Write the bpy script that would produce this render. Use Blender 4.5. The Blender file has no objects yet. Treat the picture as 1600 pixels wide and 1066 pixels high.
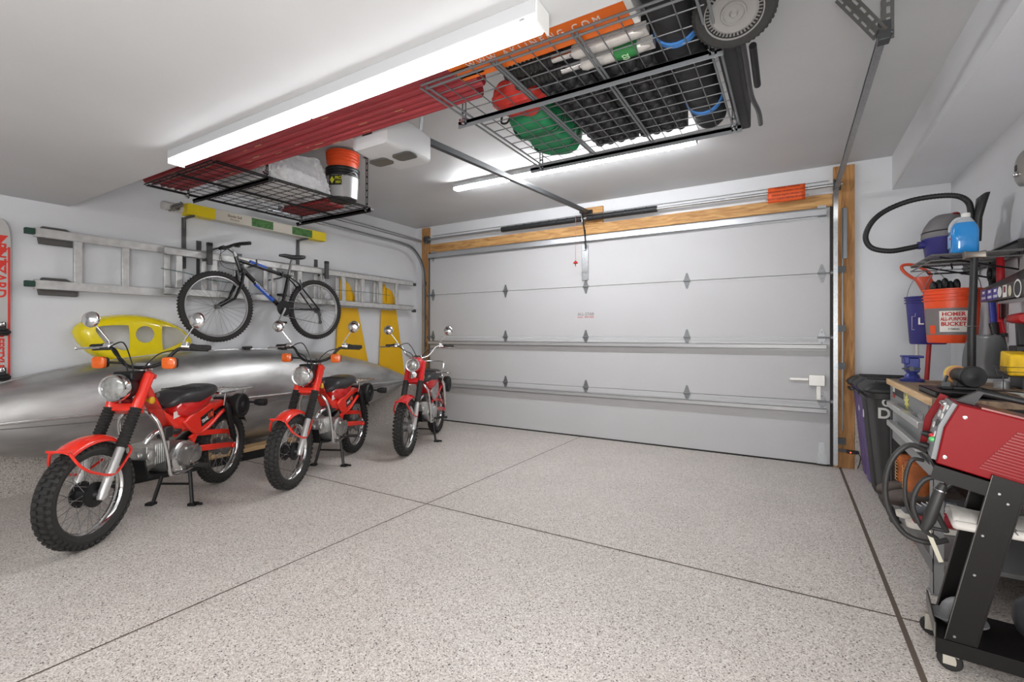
import bpy, bmesh, math, random
from math import pi, sin, cos, radians as R
from mathutils import Vector as V, Matrix as M4

random.seed(7)
S = bpy.context.scene
COL = S.collection

# ------------------------------------------------------------------ camera
cam_d = bpy.data.cameras.new('camera'); cam = bpy.data.objects.new('camera', cam_d); COL.objects.link(cam)
cam.location = (0, 0, 1.24); cam.rotation_euler = (R(90), 0, R(30.78))
cam_d.sensor_width = 36; cam_d.sensor_fit = 'HORIZONTAL'
cam_d.lens = 733.7 / 1600 * 36; cam_d.shift_y = -9.5 / 1600; cam_d.clip_start = .02
S.camera = cam
# ------------------------------------------------------------------ world, exposure
w = bpy.data.worlds.new('world'); S.world = w; w.use_nodes = True
w.node_tree.nodes['Background'].inputs[0].default_value = (.8, .85, .9, 1)
w.node_tree.nodes['Background'].inputs[1].default_value = .15
S.view_settings.view_transform = 'Standard'; S.view_settings.look = 'None'
S.view_settings.gamma = 1; S.view_settings.use_curve_mapping = False
S.view_settings.exposure = 2.05
TUBE_POWER = 17.0          # emission of the LED tube lenses
REAR_FILL_POWER = 16.0

def soft_light(name, loc, target, size, power):
    d = bpy.data.lights.new(name, 'AREA'); d.shape = 'RECTANGLE'; d.size = size[0]; d.size_y = size[1]; d.energy = power; d.color = (1, .985, .97)
    o = bpy.data.objects.new(name, d); COL.objects.link(o); o.location = loc
    o.rotation_euler = (V(target) - V(loc)).to_track_quat('-Z', 'Y').to_euler(); return o
# two soft fill lights, added and unseen behind the camera: one to the ceiling over the right side, one level
soft_light('fill_up', (.3, -.9, 1.1), (-.6, 3.2, 2.9), (1.2, 1.2), 21)
soft_light('fill_level', (-1.6, -1.6, 1.5), (-1.8, 5, .9), (2.4, 1.4), 3)
# ------------------------------------------------------------------ materials
MATS = {}
def lin(c):
    return tuple(((x / 12.92) if x <= .04045 else ((x + .055) / 1.055) ** 2.4) for x in (v / 255 for v in c))
def mat(name, rgb, rough=.5, metal=0., noise=0., nscale=20., bump=0., coat=0., alpha=1., trans=0., emit=None, stretch=None, spec=.5):
    """rgb are sRGB 0-255 surface colours"""
    if name in MATS: return MATS[name]
    m = bpy.data.materials.new(name); m.use_nodes = True
    nt = m.node_tree; b = nt.nodes['Principled BSDF']
    c = lin(rgb)
    b.inputs['Base Color'].default_value = (*c, 1)
    b.inputs['Roughness'].default_value = rough; b.inputs['Metallic'].default_value = metal
    b.inputs['Coat Weight'].default_value = coat; b.inputs['Coat Roughness'].default_value = .08
    b.inputs['Specular IOR Level'].default_value = spec
    b.inputs['Alpha'].default_value = alpha; b.inputs['Transmission Weight'].default_value = trans
    if noise or bump:
        tc = nt.nodes.new('ShaderNodeTexCoord'); mp = nt.nodes.new('ShaderNodeMapping')
        nt.links.new(tc.outputs['Object'], mp.inputs[0])
        if stretch: mp.inputs['Scale'].default_value = stretch
        n = nt.nodes.new('ShaderNodeTexNoise'); n.inputs['Scale'].default_value = nscale; n.inputs['Detail'].default_value = 5
        nt.links.new(mp.outputs[0], n.inputs['Vector'])
        if noise:
            r = nt.nodes.new('ShaderNodeValToRGB')
            lo = tuple(max(0, x * (1 - noise)) for x in c); hi = tuple(min(1, x * (1 + noise)) for x in c)
            r.color_ramp.elements[0].color = (*lo, 1); r.color_ramp.elements[0].position = .3
            r.color_ramp.elements[1].color = (*hi, 1); r.color_ramp.elements[1].position = .7
            nt.links.new(n.outputs['Fac'], r.inputs[0]); nt.links.new(r.outputs[0], b.inputs['Base Color'])
        if bump:
            bp = nt.nodes.new('ShaderNodeBump'); bp.inputs['Strength'].default_value = bump; bp.inputs['Distance'].default_value = .01
            nt.links.new(n.outputs['Fac'], bp.inputs['Height']); nt.links.new(bp.outputs[0], b.inputs['Normal'])
    if emit:
        b.inputs['Emission Color'].default_value = (*lin(emit[0]), 1); b.inputs['Emission Strength'].default_value = emit[1]
    MATS[name] = m
    return m

# ------------------------------------------------------------------ geometry helpers
def frame(o, z, x=None):
    z = V(z).normalized()
    if x is None: x = V((1, 0, 0)) if abs(z.x) < .9 else V((0, 1, 0))
    x = V(x); x = (x - z * x.dot(z)).normalized(); y = z.cross(x)
    m = M4((x, y, z)).transposed().to_4x4(); m.translation = V(o); return m
def smooth(pts, n=6, closed=False):
    P = [V(p) for p in pts]; out = []; L = len(P)
    rng = range(L if closed else L - 1)
    for i in rng:
        a, b, c, d = (P[(i - 1) % L] if closed or i > 0 else P[i]), P[i], P[(i + 1) % L], (P[(i + 2) % L] if closed or i + 2 < L else P[i + 1])
        for k in range(n):
            t = k / n
            out.append(.5 * ((2 * b) + (c - a) * t + (2 * a - 5 * b + 4 * c - d) * t * t + (3 * b - a - 3 * c + d) * t ** 3))
    if not closed: out.append(P[-1])
    return out

class B:
    def __init__(s): s.bm = bmesh.new(); s.mi = 0
    def _f(s, vs):
        try:
            f = s.bm.faces.new(vs); f.material_index = s.mi; return f
        except ValueError: return None
    def box(s, c, d, m=None):
        """c centre, d full size"""
        T = m if m is not None else M4.Identity(4)
        vs = [s.bm.verts.new(T @ (V(c) + V((sx * d[0] / 2, sy * d[1] / 2, sz * d[2] / 2)))) for sx in (-1, 1) for sy in (-1, 1) for sz in (-1, 1)]
        for q in ((0, 1, 3, 2), (4, 6, 7, 5), (0, 4, 5, 1), (2, 3, 7, 6), (0, 2, 6, 4), (1, 5, 7, 3)): s._f([vs[i] for i in q])
        return s
    def span(s, a, b):
        a, b = V(a), V(b); return s.box((a + b) / 2, [abs(x) for x in (b - a)])
    def beam(s, a, b, w, h, up=(0, 0, 1)):
        """rectangular bar from a to b: w sideways, h along up"""
        a, b = V(a), V(b); z = (b - a); m = frame((a + b) / 2, z, up)
        return s.box((0, 0, 0), (h, w, z.length), m)
    def rings(s, rs, caps=True, closed=False):
        rv = [[s.bm.verts.new(p) for p in r] for r in rs]; n = len(rv[0])
        for i in range(len(rv) if closed else len(rv) - 1):
            a, b = rv[i], rv[(i + 1) % len(rv)]
            for k in range(n): s._f((a[k], a[(k + 1) % n], b[(k + 1) % n], b[k]))
        if caps and not closed: s._f(list(reversed(rv[0]))); s._f(rv[-1])
        return s
    def tube(s, pts, r, n=8, closed=False, caps=True):
        P = [V(p) for p in pts]; L = len(P); rs = []; x = None
        for i in range(L):
            if closed: t = P[(i + 1) % L] - P[i - 1]
            else: t = P[min(i + 1, L - 1)] - P[max(i - 1, 0)]
            if t.length < 1e-9: t = V((0, 0, 1))
            t.normalize()
            if x is None: x = V((0, 0, 1)).cross(t) if abs(t.z) < .95 else V((1, 0, 0)).cross(t)
            x = (x - t * x.dot(t)).normalized(); y = t.cross(x)
            rr = r[i] if isinstance(r, (list, tuple)) else r
            rs.append([P[i] + (x * cos(2 * pi * k / n) + y * sin(2 * pi * k / n)) * rr for k in range(n)])
        return s.rings(rs, caps, closed)
    def cyl(s, a, b, r, r2=None, n=16):
        return s.tube([a, b], [r, r if r2 is None else r2], n)
    def lathe(s, prof, m, n=24, close=False):
        """prof [(radius, height)] about local z of m"""
        rs = [[m @ V((max(r, 1e-4) * cos(2 * pi * k / n), max(r, 1e-4) * sin(2 * pi * k / n), h)) for k in range(n)] for r, h in prof]
        return s.rings(rs, caps=not close, closed=close)
    def prism(s, poly, h, m, taper=1.):
        a = [s.bm.verts.new(m @ V((x, y, 0))) for x, y in poly]; b = [s.bm.verts.new(m @ V((x * taper, y * taper, h))) for x, y in poly]; n = len(poly)
        s._f(list(reversed(a))); s._f(b)
        for i in range(n): s._f((a[i], a[(i + 1) % n], b[(i + 1) % n], b[i]))
        return s
    def torus(s, m, Rr, r, n=36, k=10, a0=0, a1=2 * pi):
        full = abs(a1 - a0 - 2 * pi) < 1e-6; N = n if full else n + 1
        return s.tube([m @ V((Rr * cos(a0 + (a1 - a0) * i / n), Rr * sin(a0 + (a1 - a0) * i / n), 0)) for i in range(N)], r, k, closed=full)
    def sphere(s, c, r, n=16, m=None, k=8):
        r = V(r) if isinstance(r, (tuple, list)) else V((r, r, r)); c = V(c); rs = []
        for i in range(k + 1):
            a = -pi / 2 + pi * i / k; q = max(cos(a), .02)
            rs.append([V((r.x * q * cos(2 * pi * j / n), r.y * q * sin(2 * pi * j / n), r.z * sin(a))) for j in range(n)])
        if m is None: m = M4.Translation(c)
        return s.rings([[m @ p for p in ring] for ring in rs])
    def loft(s, secs, n=16):
        """secs: (centre, a_vec, b_vec, exponent) superellipse sections"""
        rs = []
        for c, a, b, e in secs:
            c, a, b = V(c), V(a), V(b); ring = []
            for k in range(n):
                t = 2 * pi * k / n; ct, st = cos(t), sin(t)
                ring.append(c + a * (abs(ct) ** (2 / e)) * (1 if ct >= 0 else -1) + b * (abs(st) ** (2 / e)) * (1 if st >= 0 else -1))
            rs.append(ring)
        return s.rings(rs)
    def grid(s, fn, nu, nv, closeu=False):
        g = [[s.bm.verts.new(fn(i / nu, j / nv)) for j in range(nv + 1)] for i in range(nu + (0 if closeu else 1))]
        for i in range(nu):
            for j in range(nv):
                a, b = g[i], g[(i + 1) % len(g)]
                s._f((a[j], b[j], b[j + 1], a[j + 1]))
        return s
    def build(s, name, m, parent=None, bevel=0, solid=0, sub=0, ang=38, loc=None, flat=False):
        bmesh.ops.recalc_face_normals(s.bm, faces=s.bm.faces)
        me = bpy.data.meshes.new(name); s.bm.to_mesh(me); s.bm.free()
        for q in (m if isinstance(m, (list, tuple)) else [m]): me.materials.append(q)
        if not flat:
            me.polygons.foreach_set('use_smooth', [True] * len(me.polygons)); me.set_sharp_from_angle(angle=R(ang))
        o = bpy.data.objects.new(name, me); COL.objects.link(o)
        if parent: o.parent = parent
        if loc: o.location = loc
        if solid:
            q = o.modifiers.new('s', 'SOLIDIFY'); q.thickness = solid; q.offset = 0
        if bevel:
            q = o.modifiers.new('b', 'BEVEL'); q.width = bevel; q.segments = 2; q.limit_method = 'ANGLE'; q.angle_limit = R(50)
        if sub:
            q = o.modifiers.new('u', 'SUBSURF'); q.levels = sub; q.render_levels = sub
        return o

def tag(o, label, cat, group=None):
    o['label'] = label; o['category'] = cat
    if group: o['group'] = group
    return o
def thing(name, label, cat, loc=(0, 0, 0), rotz=0, group=None):
    o = bpy.data.objects.new(name, None); COL.objects.link(o); o.empty_display_size = .1
    o.location = loc; o.rotation_euler = (0, 0, rotz)
    return tag(o, label, cat, group)
def at(name, label, cat, loc, group=None, m=None):
    """a thing whose parts are modelled in world coordinates; the empty sits at loc"""
    return thing(name, label, cat, loc, 0, group)
def W(parent, o):
    """move a child modelled in world coordinates so it stays where it was modelled"""
    o.parent = parent; o.location = V(o.location) - V(parent.location); return o
def struct(o): o['kind'] = 'structure'; return o
def copy_tree(o, parent=None):
    c = o.copy(); COL.objects.link(c)
    if parent: c.parent = parent
    for ch in list(o.children): copy_tree(ch, c)
    return c
def text(name, s, size, m, mt, parent=None, ext=.0008, sx=1., align='CENTER', bold=0.):
    cu = bpy.data.curves.new(name, 'FONT'); cu.body = s; cu.size = size; cu.extrude = ext; cu.align_x = align; cu.align_y = 'CENTER'; cu.offset = bold
    tmp = bpy.data.objects.new('tmp', cu); COL.objects.link(tmp)
    bpy.context.view_layer.update()
    me = bpy.data.meshes.new_from_object(tmp.evaluated_get(bpy.context.evaluated_depsgraph_get()))
    bpy.data.objects.remove(tmp); me.transform(M4.Diagonal((sx, 1, 1, 1))); me.transform(m); me.materials.clear(); me.materials.append(mt)
    o = bpy.data.objects.new(name, me); COL.objects.link(o)
    if parent: o.parent = parent
    return o
def tm(o, right, up):
    """matrix for text: local x = right, y = up"""
    r = V(right).normalized(); u = V(up); u = (u - r * u.dot(r)).normalized(); n = r.cross(u)
    m = M4((r, u, n)).transposed().to_4x4(); m.translation = V(o); return m
def disc_poly(r, n=24, cx=0, cy=0, ry=None): return [(cx + r * cos(2 * pi * i / n), cy + (ry or r) * sin(2 * pi * i / n)) for i in range(n)]
def rrect(w, h, r, n=4, cx=0, cy=0):
    out = []
    for sx, sy, a in ((1, 1, 0), (-1, 1, 90), (-1, -1, 180), (1, -1, 270)):
        for i in range(n + 1):
            t = R(a + 90 * i / n); out.append((cx + sx * (w / 2 - r) + r * cos(t), cy + sy * (h / 2 - r) + r * sin(t)))
    return out

# common materials
ALU = mat('aluminium', (190, 190, 190), .38, .9, .12, 30)
ALUD = mat('weathered_aluminium', (196, 196, 194), .45, .45, .12, 20)
GALV = mat('galvanised_steel', (175, 178, 180), .4, .85, .12, 60)
CHROME = mat('chrome', (225, 225, 225), .12, 1.)
STEEL = mat('steel', (150, 150, 150), .35, .9)
BLACKM = mat('black_metal', (28, 28, 29), .42, .3)
BLACKP = mat('black_plastic', (26, 26, 27), .5)
RUBBER = mat('rubber', (34, 33, 32), .8, 0, .15, 60)
DARKG = mat('dark_grey_metal', (78, 80, 82), .45, .4)
WHITE = mat('white_paint', (225, 225, 222), .5)
WOOD = None
def wood_mat(name, c1, c2, axis='X', scale=6.):
    m = bpy.data.materials.new(name); m.use_nodes = True; nt = m.node_tree; b = nt.nodes['Principled BSDF']; b.inputs['Roughness'].default_value = .65
    tc = nt.nodes.new('ShaderNodeTexCoord'); mp = nt.nodes.new('ShaderNodeMapping'); nt.links.new(tc.outputs['Object'], mp.inputs[0])
    mp.inputs['Scale'].default_value = {'X': (.12, 1, 1), 'Y': (1, .12, 1), 'Z': (1, 1, .12)}[axis]
    n = nt.nodes.new('ShaderNodeTexNoise'); n.inputs['Scale'].default_value = scale * 5; n.inputs['Detail'].default_value = 8; n.inputs['Distortion'].default_value = 1.2
    nt.links.new(mp.outputs[0], n.inputs['Vector'])
    r = nt.nodes.new('ShaderNodeValToRGB'); r.color_ramp.elements[0].color = (*lin(c1), 1); r.color_ramp.elements[0].position = .32
    r.color_ramp.elements[1].color = (*lin(c2), 1); r.color_ramp.elements[1].position = .62
    nt.links.new(n.outputs['Fac'], r.inputs[0]); nt.links.new(r.outputs[0], b.inputs['Base Color'])
    MATS[name] = m; return m
# ================================================================== the room
XL, XR, YD, YB = -4.89, 1.173, 5.38, -3.2
ZC, ZLOW, YLOW = 2.85, 2.25, 1.39
def fl(y): return .018 * (YD - y)

def epoxy(name, base, dark):
    m = bpy.data.materials.new(name); m.use_nodes = True; nt = m.node_tree; b = nt.nodes['Principled BSDF']
    b.inputs['Roughness'].default_value = .42; b.inputs['Specular IOR Level'].default_value = .35
    tc = nt.nodes.new('ShaderNodeTexCoord')
    v = nt.nodes.new('ShaderNodeTexVoronoi'); v.inputs['Scale'].default_value = 230; nt.links.new(tc.outputs['Object'], v.inputs['Vector'])
    sp = nt.nodes.new('ShaderNodeSeparateColor'); nt.links.new(v.outputs['Color'], sp.inputs[0])
    r = nt.nodes.new('ShaderNodeValToRGB'); r.color_ramp.interpolation = 'CONSTANT'
    e = r.color_ramp.elements; cols = [(0, (66, 58, 53)), (.03, (150, 141, 134)), (.10, (182, 173, 166)), (.34, (203, 195, 188)), (.62, (215, 208, 201)), (.85, (230, 225, 219))]
    e[0].position = 0; e[0].color = (*lin(cols[0][1]), 1); e[1].position = cols[1][0]; e[1].color = (*lin(cols[1][1]), 1)
    for p, c in cols[2:]:
        q = e.new(p); q.color = (*lin(c), 1)
    nt.links.new(sp.outputs[0], r.inputs[0])
    # larger patches of slightly denser flake
    n = nt.nodes.new('ShaderNodeTexNoise'); n.inputs['Scale'].default_value = 2.2; n.inputs['Detail'].default_value = 4; nt.links.new(tc.outputs['Object'], n.inputs['Vector'])
    mr = nt.nodes.new('ShaderNodeMapRange'); mr.inputs['To Min'].default_value = .86 * base; mr.inputs['To Max'].default_value = 1.06 * base; nt.links.new(n.outputs['Fac'], mr.inputs['Value'])
    mx = nt.nodes.new('ShaderNodeMix'); mx.data_type = 'RGBA'; mx.blend_type = 'MULTIPLY'; mx.inputs['Factor'].default_value = 1
    nt.links.new(r.outputs[0], mx.inputs['A']); nt.links.new(mr.outputs[0], mx.inputs['B']); nt.links.new(mx.outputs['Result'], b.inputs['Base Color'])
    return m
EPOXY = epoxy('epoxy_flake', .97, 0)
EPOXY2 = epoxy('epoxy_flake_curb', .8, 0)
PAINT = mat('wall_paint', (216, 218, 221), .6, 0, .02, 3, .05)
CEIL = mat('ceiling_paint', (198, 199, 200), .55, 0, .035, 1.6, .12)
DOORW = mat('door_paint', (190, 190, 191), .6, 0, .015, 2, .03, spec=.25)

def slab(name, a, b, m): return struct(B().span(a, b).build(name, m, flat=True))
# floor slopes gently to the door
bb = B(); y0, y1 = YB, YD + .25
v = [bb.bm.verts.new(p) for p in ((XL - .1, y0, fl(y0)), (XR + .1, y0, fl(y0)), (XR + .1, y1, fl(y1)), (XL - .1, y1, fl(y1)))]
v2 = [bb.bm.verts.new(p.co - V((0, 0, .12))) for p in v]
bb._f(v); bb._f(list(reversed(v2)))
for i in range(4): bb._f((v[i], v2[i], v2[(i + 1) % 4], v[(i + 1) % 4]))
struct(bb.build('floor', EPOXY, flat=True))
# saw-cut joints
JM = mat('joint_grout', (92, 80, 70), .9)
def joint(n, x0, y0, x1, y1, w):
    b = B(); d = V((x1 - x0, y1 - y0, 0)).normalized(); p = V((-d.y, d.x, 0)) * w / 2
    q = [V((x0, y0, fl(y0) + .0012)) + p, V((x0, y0, fl(y0) + .0012)) - p, V((x1, y1, fl(y1) + .0012)) - p, V((x1, y1, fl(y1) + .0012)) + p]
    b._f([b.bm.verts.new(k) for k in q]); struct(b.build(n, JM, flat=True))
joint('trim_1', -2.206, YB, -2.206, YD - .02, .008)
joint('trim_2', .388, YB, .388, YD - .02, .02)
joint('trim_3', XL + .12, 2.53, XR, 2.53, .010)
# walls
slab('wall_left', (XL - .1, YB, -.1), (XL, YD + .25, ZC + .1), PAINT)
slab('wall_right', (XR, YB, -.1), (XR + .1, YD + .25, ZC + .1), PAINT)
slab('wall_back', (XL - .1, YB - .1, -.1), (XR + .1, YB, ZC + .1), PAINT)
# front wall around the door opening
b = B(); t = .2
b.span((XL, YD, -.1), (-4.60, YD + t, ZC + .1)).span((.30, YD, -.1), (XR, YD + t, ZC + .1)).span((-4.60, YD, 2.47), (.30, YD + t, ZC + .1))
b.bm.free(); slab('wall_front', (XL, YD, -.1), (-4.61, YD + t, ZC + .1), PAINT); slab('wall_front', (.32, YD, -.1), (XR, YD + t, ZC + .1), PAINT); slab('wall_front', (-4.61, YD, 2.47), (.32, YD + t, ZC + .1), PAINT)
slab('ceiling', (XL - .1, YLOW, ZC), (XR + .1, YD + .25, ZC + .1), CEIL)
b = B(); b.span((XL - .1, YB, ZLOW), (XR + .1, YLOW, ZC + .1)); struct(b.build('ceiling_low', CEIL, flat=True)).name = 'ceiling.001'
slab('trim_4', (.775, YLOW, 2.545), (XR, YD, ZC), PAINT)           # boxed soffit along the right wall
# flake-coated concrete curbs
slab('baseboard_left', (XL, YB, -.05), (XL + .07, YD, .60), EPOXY2)
slab('baseboard_right', (XR - .05, YB, -.05), (XR, YD, .62), EPOXY2)
slab('baseboard_front', (.50, YD - .05, -.05), (XR - .05, YD, .62), EPOXY2)

# ------------------------------------------------------------------ LED strip fixtures
LENS = mat('led_lens', (255, 255, 255), .4, emit=((252, 253, 255), TUBE_POWER))
def fixture(label, x0, x1, y, z, lens=LENS):
    L = x1 - x0; t = thing('strip_light', label, 'strip light', ((x0 + x1) / 2, y, z), 0, 'LED strip lights on the ceiling')
    b = B(); b.box((0, 0, -.022), (L, .088, .044)); b.build('housing', mat('fixture_white', (172, 173, 175), .4), t, bevel=.002)
    for s in (-1, 1):
        b = B(); b.box((s * L / 4, 0, 0), (L / 2 - .006, .056, .03), M4.Translation((0, 0, -.058))); b.build('lens', lens, t, bevel=.01)
        b = B(); b.box((s * (L / 2 + .003), 0, -.036), (.006, .084, .07)); b.build('end_cap', WHITE, t, bevel=.002)
        b = B(); b.box((s * (L / 2 - .05), 0, -.046), (.02, .07, .006)); b.build('clip', CHROME, t)
    return t
fixture('lit LED strip light on the low ceiling, the nearer and larger-looking one', -2.93, -.66, 1.285, ZLOW, mat('led_lens_low', (255, 255, 255), .4, emit=((252, 253, 255), TUBE_POWER * .17)))
fixture('lit LED strip light on the high ceiling, close to the garage door', -3.08, -.66, 4.0, ZC, mat('led_lens_high', (255, 255, 255), .4, emit=((252, 253, 255), TUBE_POWER * 1.35)))
fixture('added LED fill strip on the low ceiling behind the viewpoint, out of view', -3.1, -.66, -1.3, ZLOW, mat('fill_lens_rear', (255, 255, 255), .4, emit=((252, 253, 255), REAR_FILL_POWER)))  # extra strip added to brighten the room, never in view

# ------------------------------------------------------------------ garage door
Zs = [0.012, .61, 1.215, 1.825, 2.44]
DX0, DX1 = -4.60, .31
dt = thing('garage_door', 'closed white four-section overhead garage door', 'garage door', ((DX0 + DX1) / 2, YD - .02, 0))
o0 = V(dt.location)
def dp(o): o.parent = dt; o.location = -o0; return o
for i in range(4):
    b = B(); b.span((DX0, YD - .04, Zs[i] + .002), (DX1, YD + .01, Zs[i + 1] - .002))
    if i < 3: b.span((DX0 + .05, YD - .0415, Zs[i + 1] - .03), (DX1 - .05, YD - .038, Zs[i + 1] - .027))
    dp(b.build('panel', DOORW, bevel=.004))
dp(B().span((DX0, YD - .045, 0), (DX1, YD + .01, .016)).build('bottom_seal', RUBBER))
YF = YD - .04
for x in (DX0 - .012, DX1 + .001): dp(B().span((x, YD - .05, .0), (x + .02, YD - .02, 2.45)).build('edge_shade', mat('gap_shade_dark', (40, 38, 36), .7)))  # dark strips colour in the shade of the gap at the door edges
def strut(z0, z1, d):
    b = B(); b.span((DX0 + .02, YF - .004, z0 - .012), (DX1 - .03, YF, z1 + .012)).span((DX0 + .02, YF - d, z0), (DX1 - .03, YF, z0 + .004)).span((DX0 + .02, YF - d, z1 - .004), (DX1 - .03, YF, z1)).span((DX0 + .02, YF - d, z0), (DX1 - .03, YF - d + .004, z1))
    return b
dp(strut(2.365, 2.43, .05).build('strut', mat('strut_zinc', (185, 187, 190), .4, .6)))
for z in (1.105, .50): dp(strut(z, z + .045, .055).build('strut', mat('strut_white', (176, 176, 176), .45, .3)))
HX = [-4.53, -3.28, -2.14, -.975, .245]
for zi in (1, 2, 3):
    for k, x in enumerate(HX):
        b = B(); m = frame((x, YF - .001, Zs[zi]), (0, -1, 0), (1, 0, 0))
        w, h = .036, .085
        b.prism([(w, 0), (w * .7, h * .35), (.008, h), (-.008, h), (-w * .7, h * .35), (-w, 0), (-w * .7, -h * .35), (-.008, -h), (.008, -h), (w * .7, -h * .35)], .004, m)
        b.cyl((x - w, YF - .012, Zs[zi]), (x + w, YF - .012, Zs[zi]), .009, n=10)
        for s in (-1, 1): b.lathe([(.006, 0), (.006, .004), (.002, .006)], frame((x, YF - .005, Zs[zi] + s * .05), (0, -1, 0)), 8)
        if k in (0, 4):
            s = -1 if k == 0 else 1; b.cyl((x, YF - .012, Zs[zi]), (x + s * .085, YF - .012, Zs[zi]), .006, n=8)
            b.cyl((x + s * .07, YF - .012, Zs[zi]), (x + s * .09, YF - .012, Zs[zi]), .022, n=14)
        dp(b.build('hinge', mat('hinge_zinc', (128, 130, 132), .38, .5)))
for x in (-4.53, .245):
    b = B(); b.span((x - .035, YF - .004, 2.36), (x + .035, YF, 2.47)).prism([(-.03, 0), (.03, 0), (0, -.05)], .004, frame((x, YF - .001, 2.36), (0, -1, 0), (1, 0, 0))); b.span((x - .03, YF - .03, 2.42), (x + .03, YF - .0, 2.426)); dp(b.build('top_bracket', GALV))
    b = B(); b.span((x - .04, YF - .004, .02), (x + .04, YF, .11)).span((x - .04, YF - .035, .02), (x + .04, YF, .026)).span((x - .025, YF - .003, .11), (x + .025, YF, .22)); dp(b.build('bottom_bracket', GALV))
# slide lock, plate, small print on the panel
b = B(); b.span((.14, YF - .03, .755), (.27, YF, .86)).span((-.02, YF - .02, .80), (.14, YF - .006, .826)).span((.20, YF - .006, .62), (.24, YF, .755)); dp(b.build('slide_lock', mat('lock_zinc', (190, 188, 184), .4, .5), bevel=.004))
b = B(); b.span((-2.185, YF - .02, 1.90), (-2.105, YF, 2.33)).span((-2.16, YF - .035, 2.26), (-2.13, YF, 2.34)); dp(b.build('operator_bracket', GALV, bevel=.003))
dp(text('maker_mark', 'ALL-STAR', .05, tm((-2.14, YF - .001, 1.49), (1, 0, 0), (0, 0, 1)), mat('print_grey', (120, 110, 110), .6)))
dp(text('maker_mark', 'door  303-555-', .035, tm((-2.14, YF - .001, 1.455), (1, 0, 0), (0, 0, 1)), mat('print_red', (190, 70, 70), .6)))

# timber header, jambs and centre pad
WX = wood_mat('pine_x', (160, 112, 62), (205, 160, 102), 'X'); WZ = wood_mat('pine_z', (140, 95, 50), (190, 140, 84), 'Z')
struct(B().span((-4.60, YD - .035, 2.455), (.33, YD, 2.575)).build('trim_5', WX, bevel=.003))
struct(B().span((.335, YD - .04, 0), (.50, YD, 2.82)).build('trim_6', WZ, bevel=.003))
struct(B().span((-4.75, YD - .04, 0), (-4.615, YD, 2.83)).build('trim_7', WZ, bevel=.003))
b = B(); b.span((-2.19, YD - .03, 2.575), (-1.93, YD, 2.78)); struct(b.build('trim_8', WX, bevel=.004))

# torsion tube, springs, drums
ts = thing('torsion_assembly', 'torsion spring tube with cable drums above the garage door', 'spring assembly', (-2.1, 5.27, 2.63))
TZ, TY = 2.635, 5.28
def tp(o): return W(ts, o)
tp(B().cyl((-4.62, TY, TZ), (.40, TY, TZ), .016, n=14).build('shaft', GALV))
b = B()
for s, (x0, x1) in enumerate(((-3.3, -2.18), (-2.10, -1.28))):
    b.cyl((x0, TY, TZ), (x1, TY, TZ), .034, n=18)
    for k in range(int((x1 - x0) / .12)):
        x = x0 + .05 + k * .12; b.tube([(x + q * .06, TY - .0345 * cos((q - .5) * 2.2), TZ + .0345 * sin((q - .5) * 2.2)) for q in (0, .25, .5, .75, 1)], .006, 6)
tp(b.build('spring_tube', mat('spring_dark', (52, 54, 56), .5, .5), ang=30))
for x in (-4.60, .36):
    b = B(); b.lathe([(.03, -.03), (.052, -.028), (.055, -.02), (.045, -.015), (.045, .015), (.055, .02), (.055, .03), (.03, .032)], frame((x, TY, TZ), (1, 0, 0)), 20); tp(b.build('cable_drum', DARKG))
b = B(); b.span((-2.155, TY - .04, TZ - .05), (-2.145, YD - .03, TZ + .06)); tp(b.build('centre_bearing', GALV))
for x in (-4.58, .345): tp(B().tube([(x - .0, TY - .05, TZ), (x, YF - .04, 2.3), (x, YF - .03, .06)], .0022, 6).build('lift_cable', STEEL))
tp(B().cyl((-4.5, TY + .005, TZ + .045), (.3, TY + .005, TZ + .045), .005, n=6).build('release_rod', GALV))
# orange warning tag
wt = thing('warning_label', 'orange warning label wrapped on the torsion tube near the right jamb', 'label', (-.02, TY - .025, TZ))
b = B(); b.grid(lambda u, v: V((-.18 + .31 * u, -.004 - .018 * sin(v * pi), -.105 + .15 * v)), 8, 8); b.build('sheet', mat('label_orange', (226, 88, 30), .6), wt, solid=.0012)
for i, s in enumerate(('WARNING  WARNING', 'HIGH SPRING TENSION CAN CAUSE', 'SERIOUS INJURY OR DEATH', 'DO NOT ADJUST REPAIR OR REMOVE')):
    text('printing', s, .021, tm((-.02, -.027, .028 - .034 * i), (1, 0, 0), (0, .0, 1)), mat('print_dark', (95, 35, 20), .6), wt)

# door tracks
def track(label, side, pts, near):
    t = thing('door_track', label, 'door track', pts[0]); p = smooth(pts, 8)
    n = len(p); w = .017
    for nm, off in (('rail', 0),):
        b = B()
        rs = []
        for i, q in enumerate(p):
            tt = (p[min(i + 1, n - 1)] - p[max(i - 1, 0)]).normalized(); sd = V((1, 0, 0)); nn = tt.cross(sd).normalized()
            prof = [(-w, w), (-w, -w), (w, -w), (w, -w + .003), (-w + .003, -w + .003), (-w + .003, w - .003), (w, w - .003), (w, w)]
            rs.append([q + sd * a * side + nn * c for a, c in prof])
        b.rings(rs); W(t, b.build('rail', GALV))
    return t
tr = track('galvanised door track on the right jamb running back below the ceiling', -1, [(.35, YD - .09, .03), (.35, YD - .09, 1.2), (.35, YD - .09, 2.1), (.35, YD - .105, 2.38), (.35, YD - .20, 2.55), (.352, YD - .42, 2.585), (.36, 4.3, 2.62), (.38, 2.84, 2.70)], 0)
W(tr, B().span((.40, YD - .06, .35), (.41, YD - .04, 2.42)).span((.405, YD - .06, 1.95), (.44, YD - .04, 2.42)).build('angle_bracket', mat('bracket_zinc', (130, 135, 138), .45, .6)))
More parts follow.
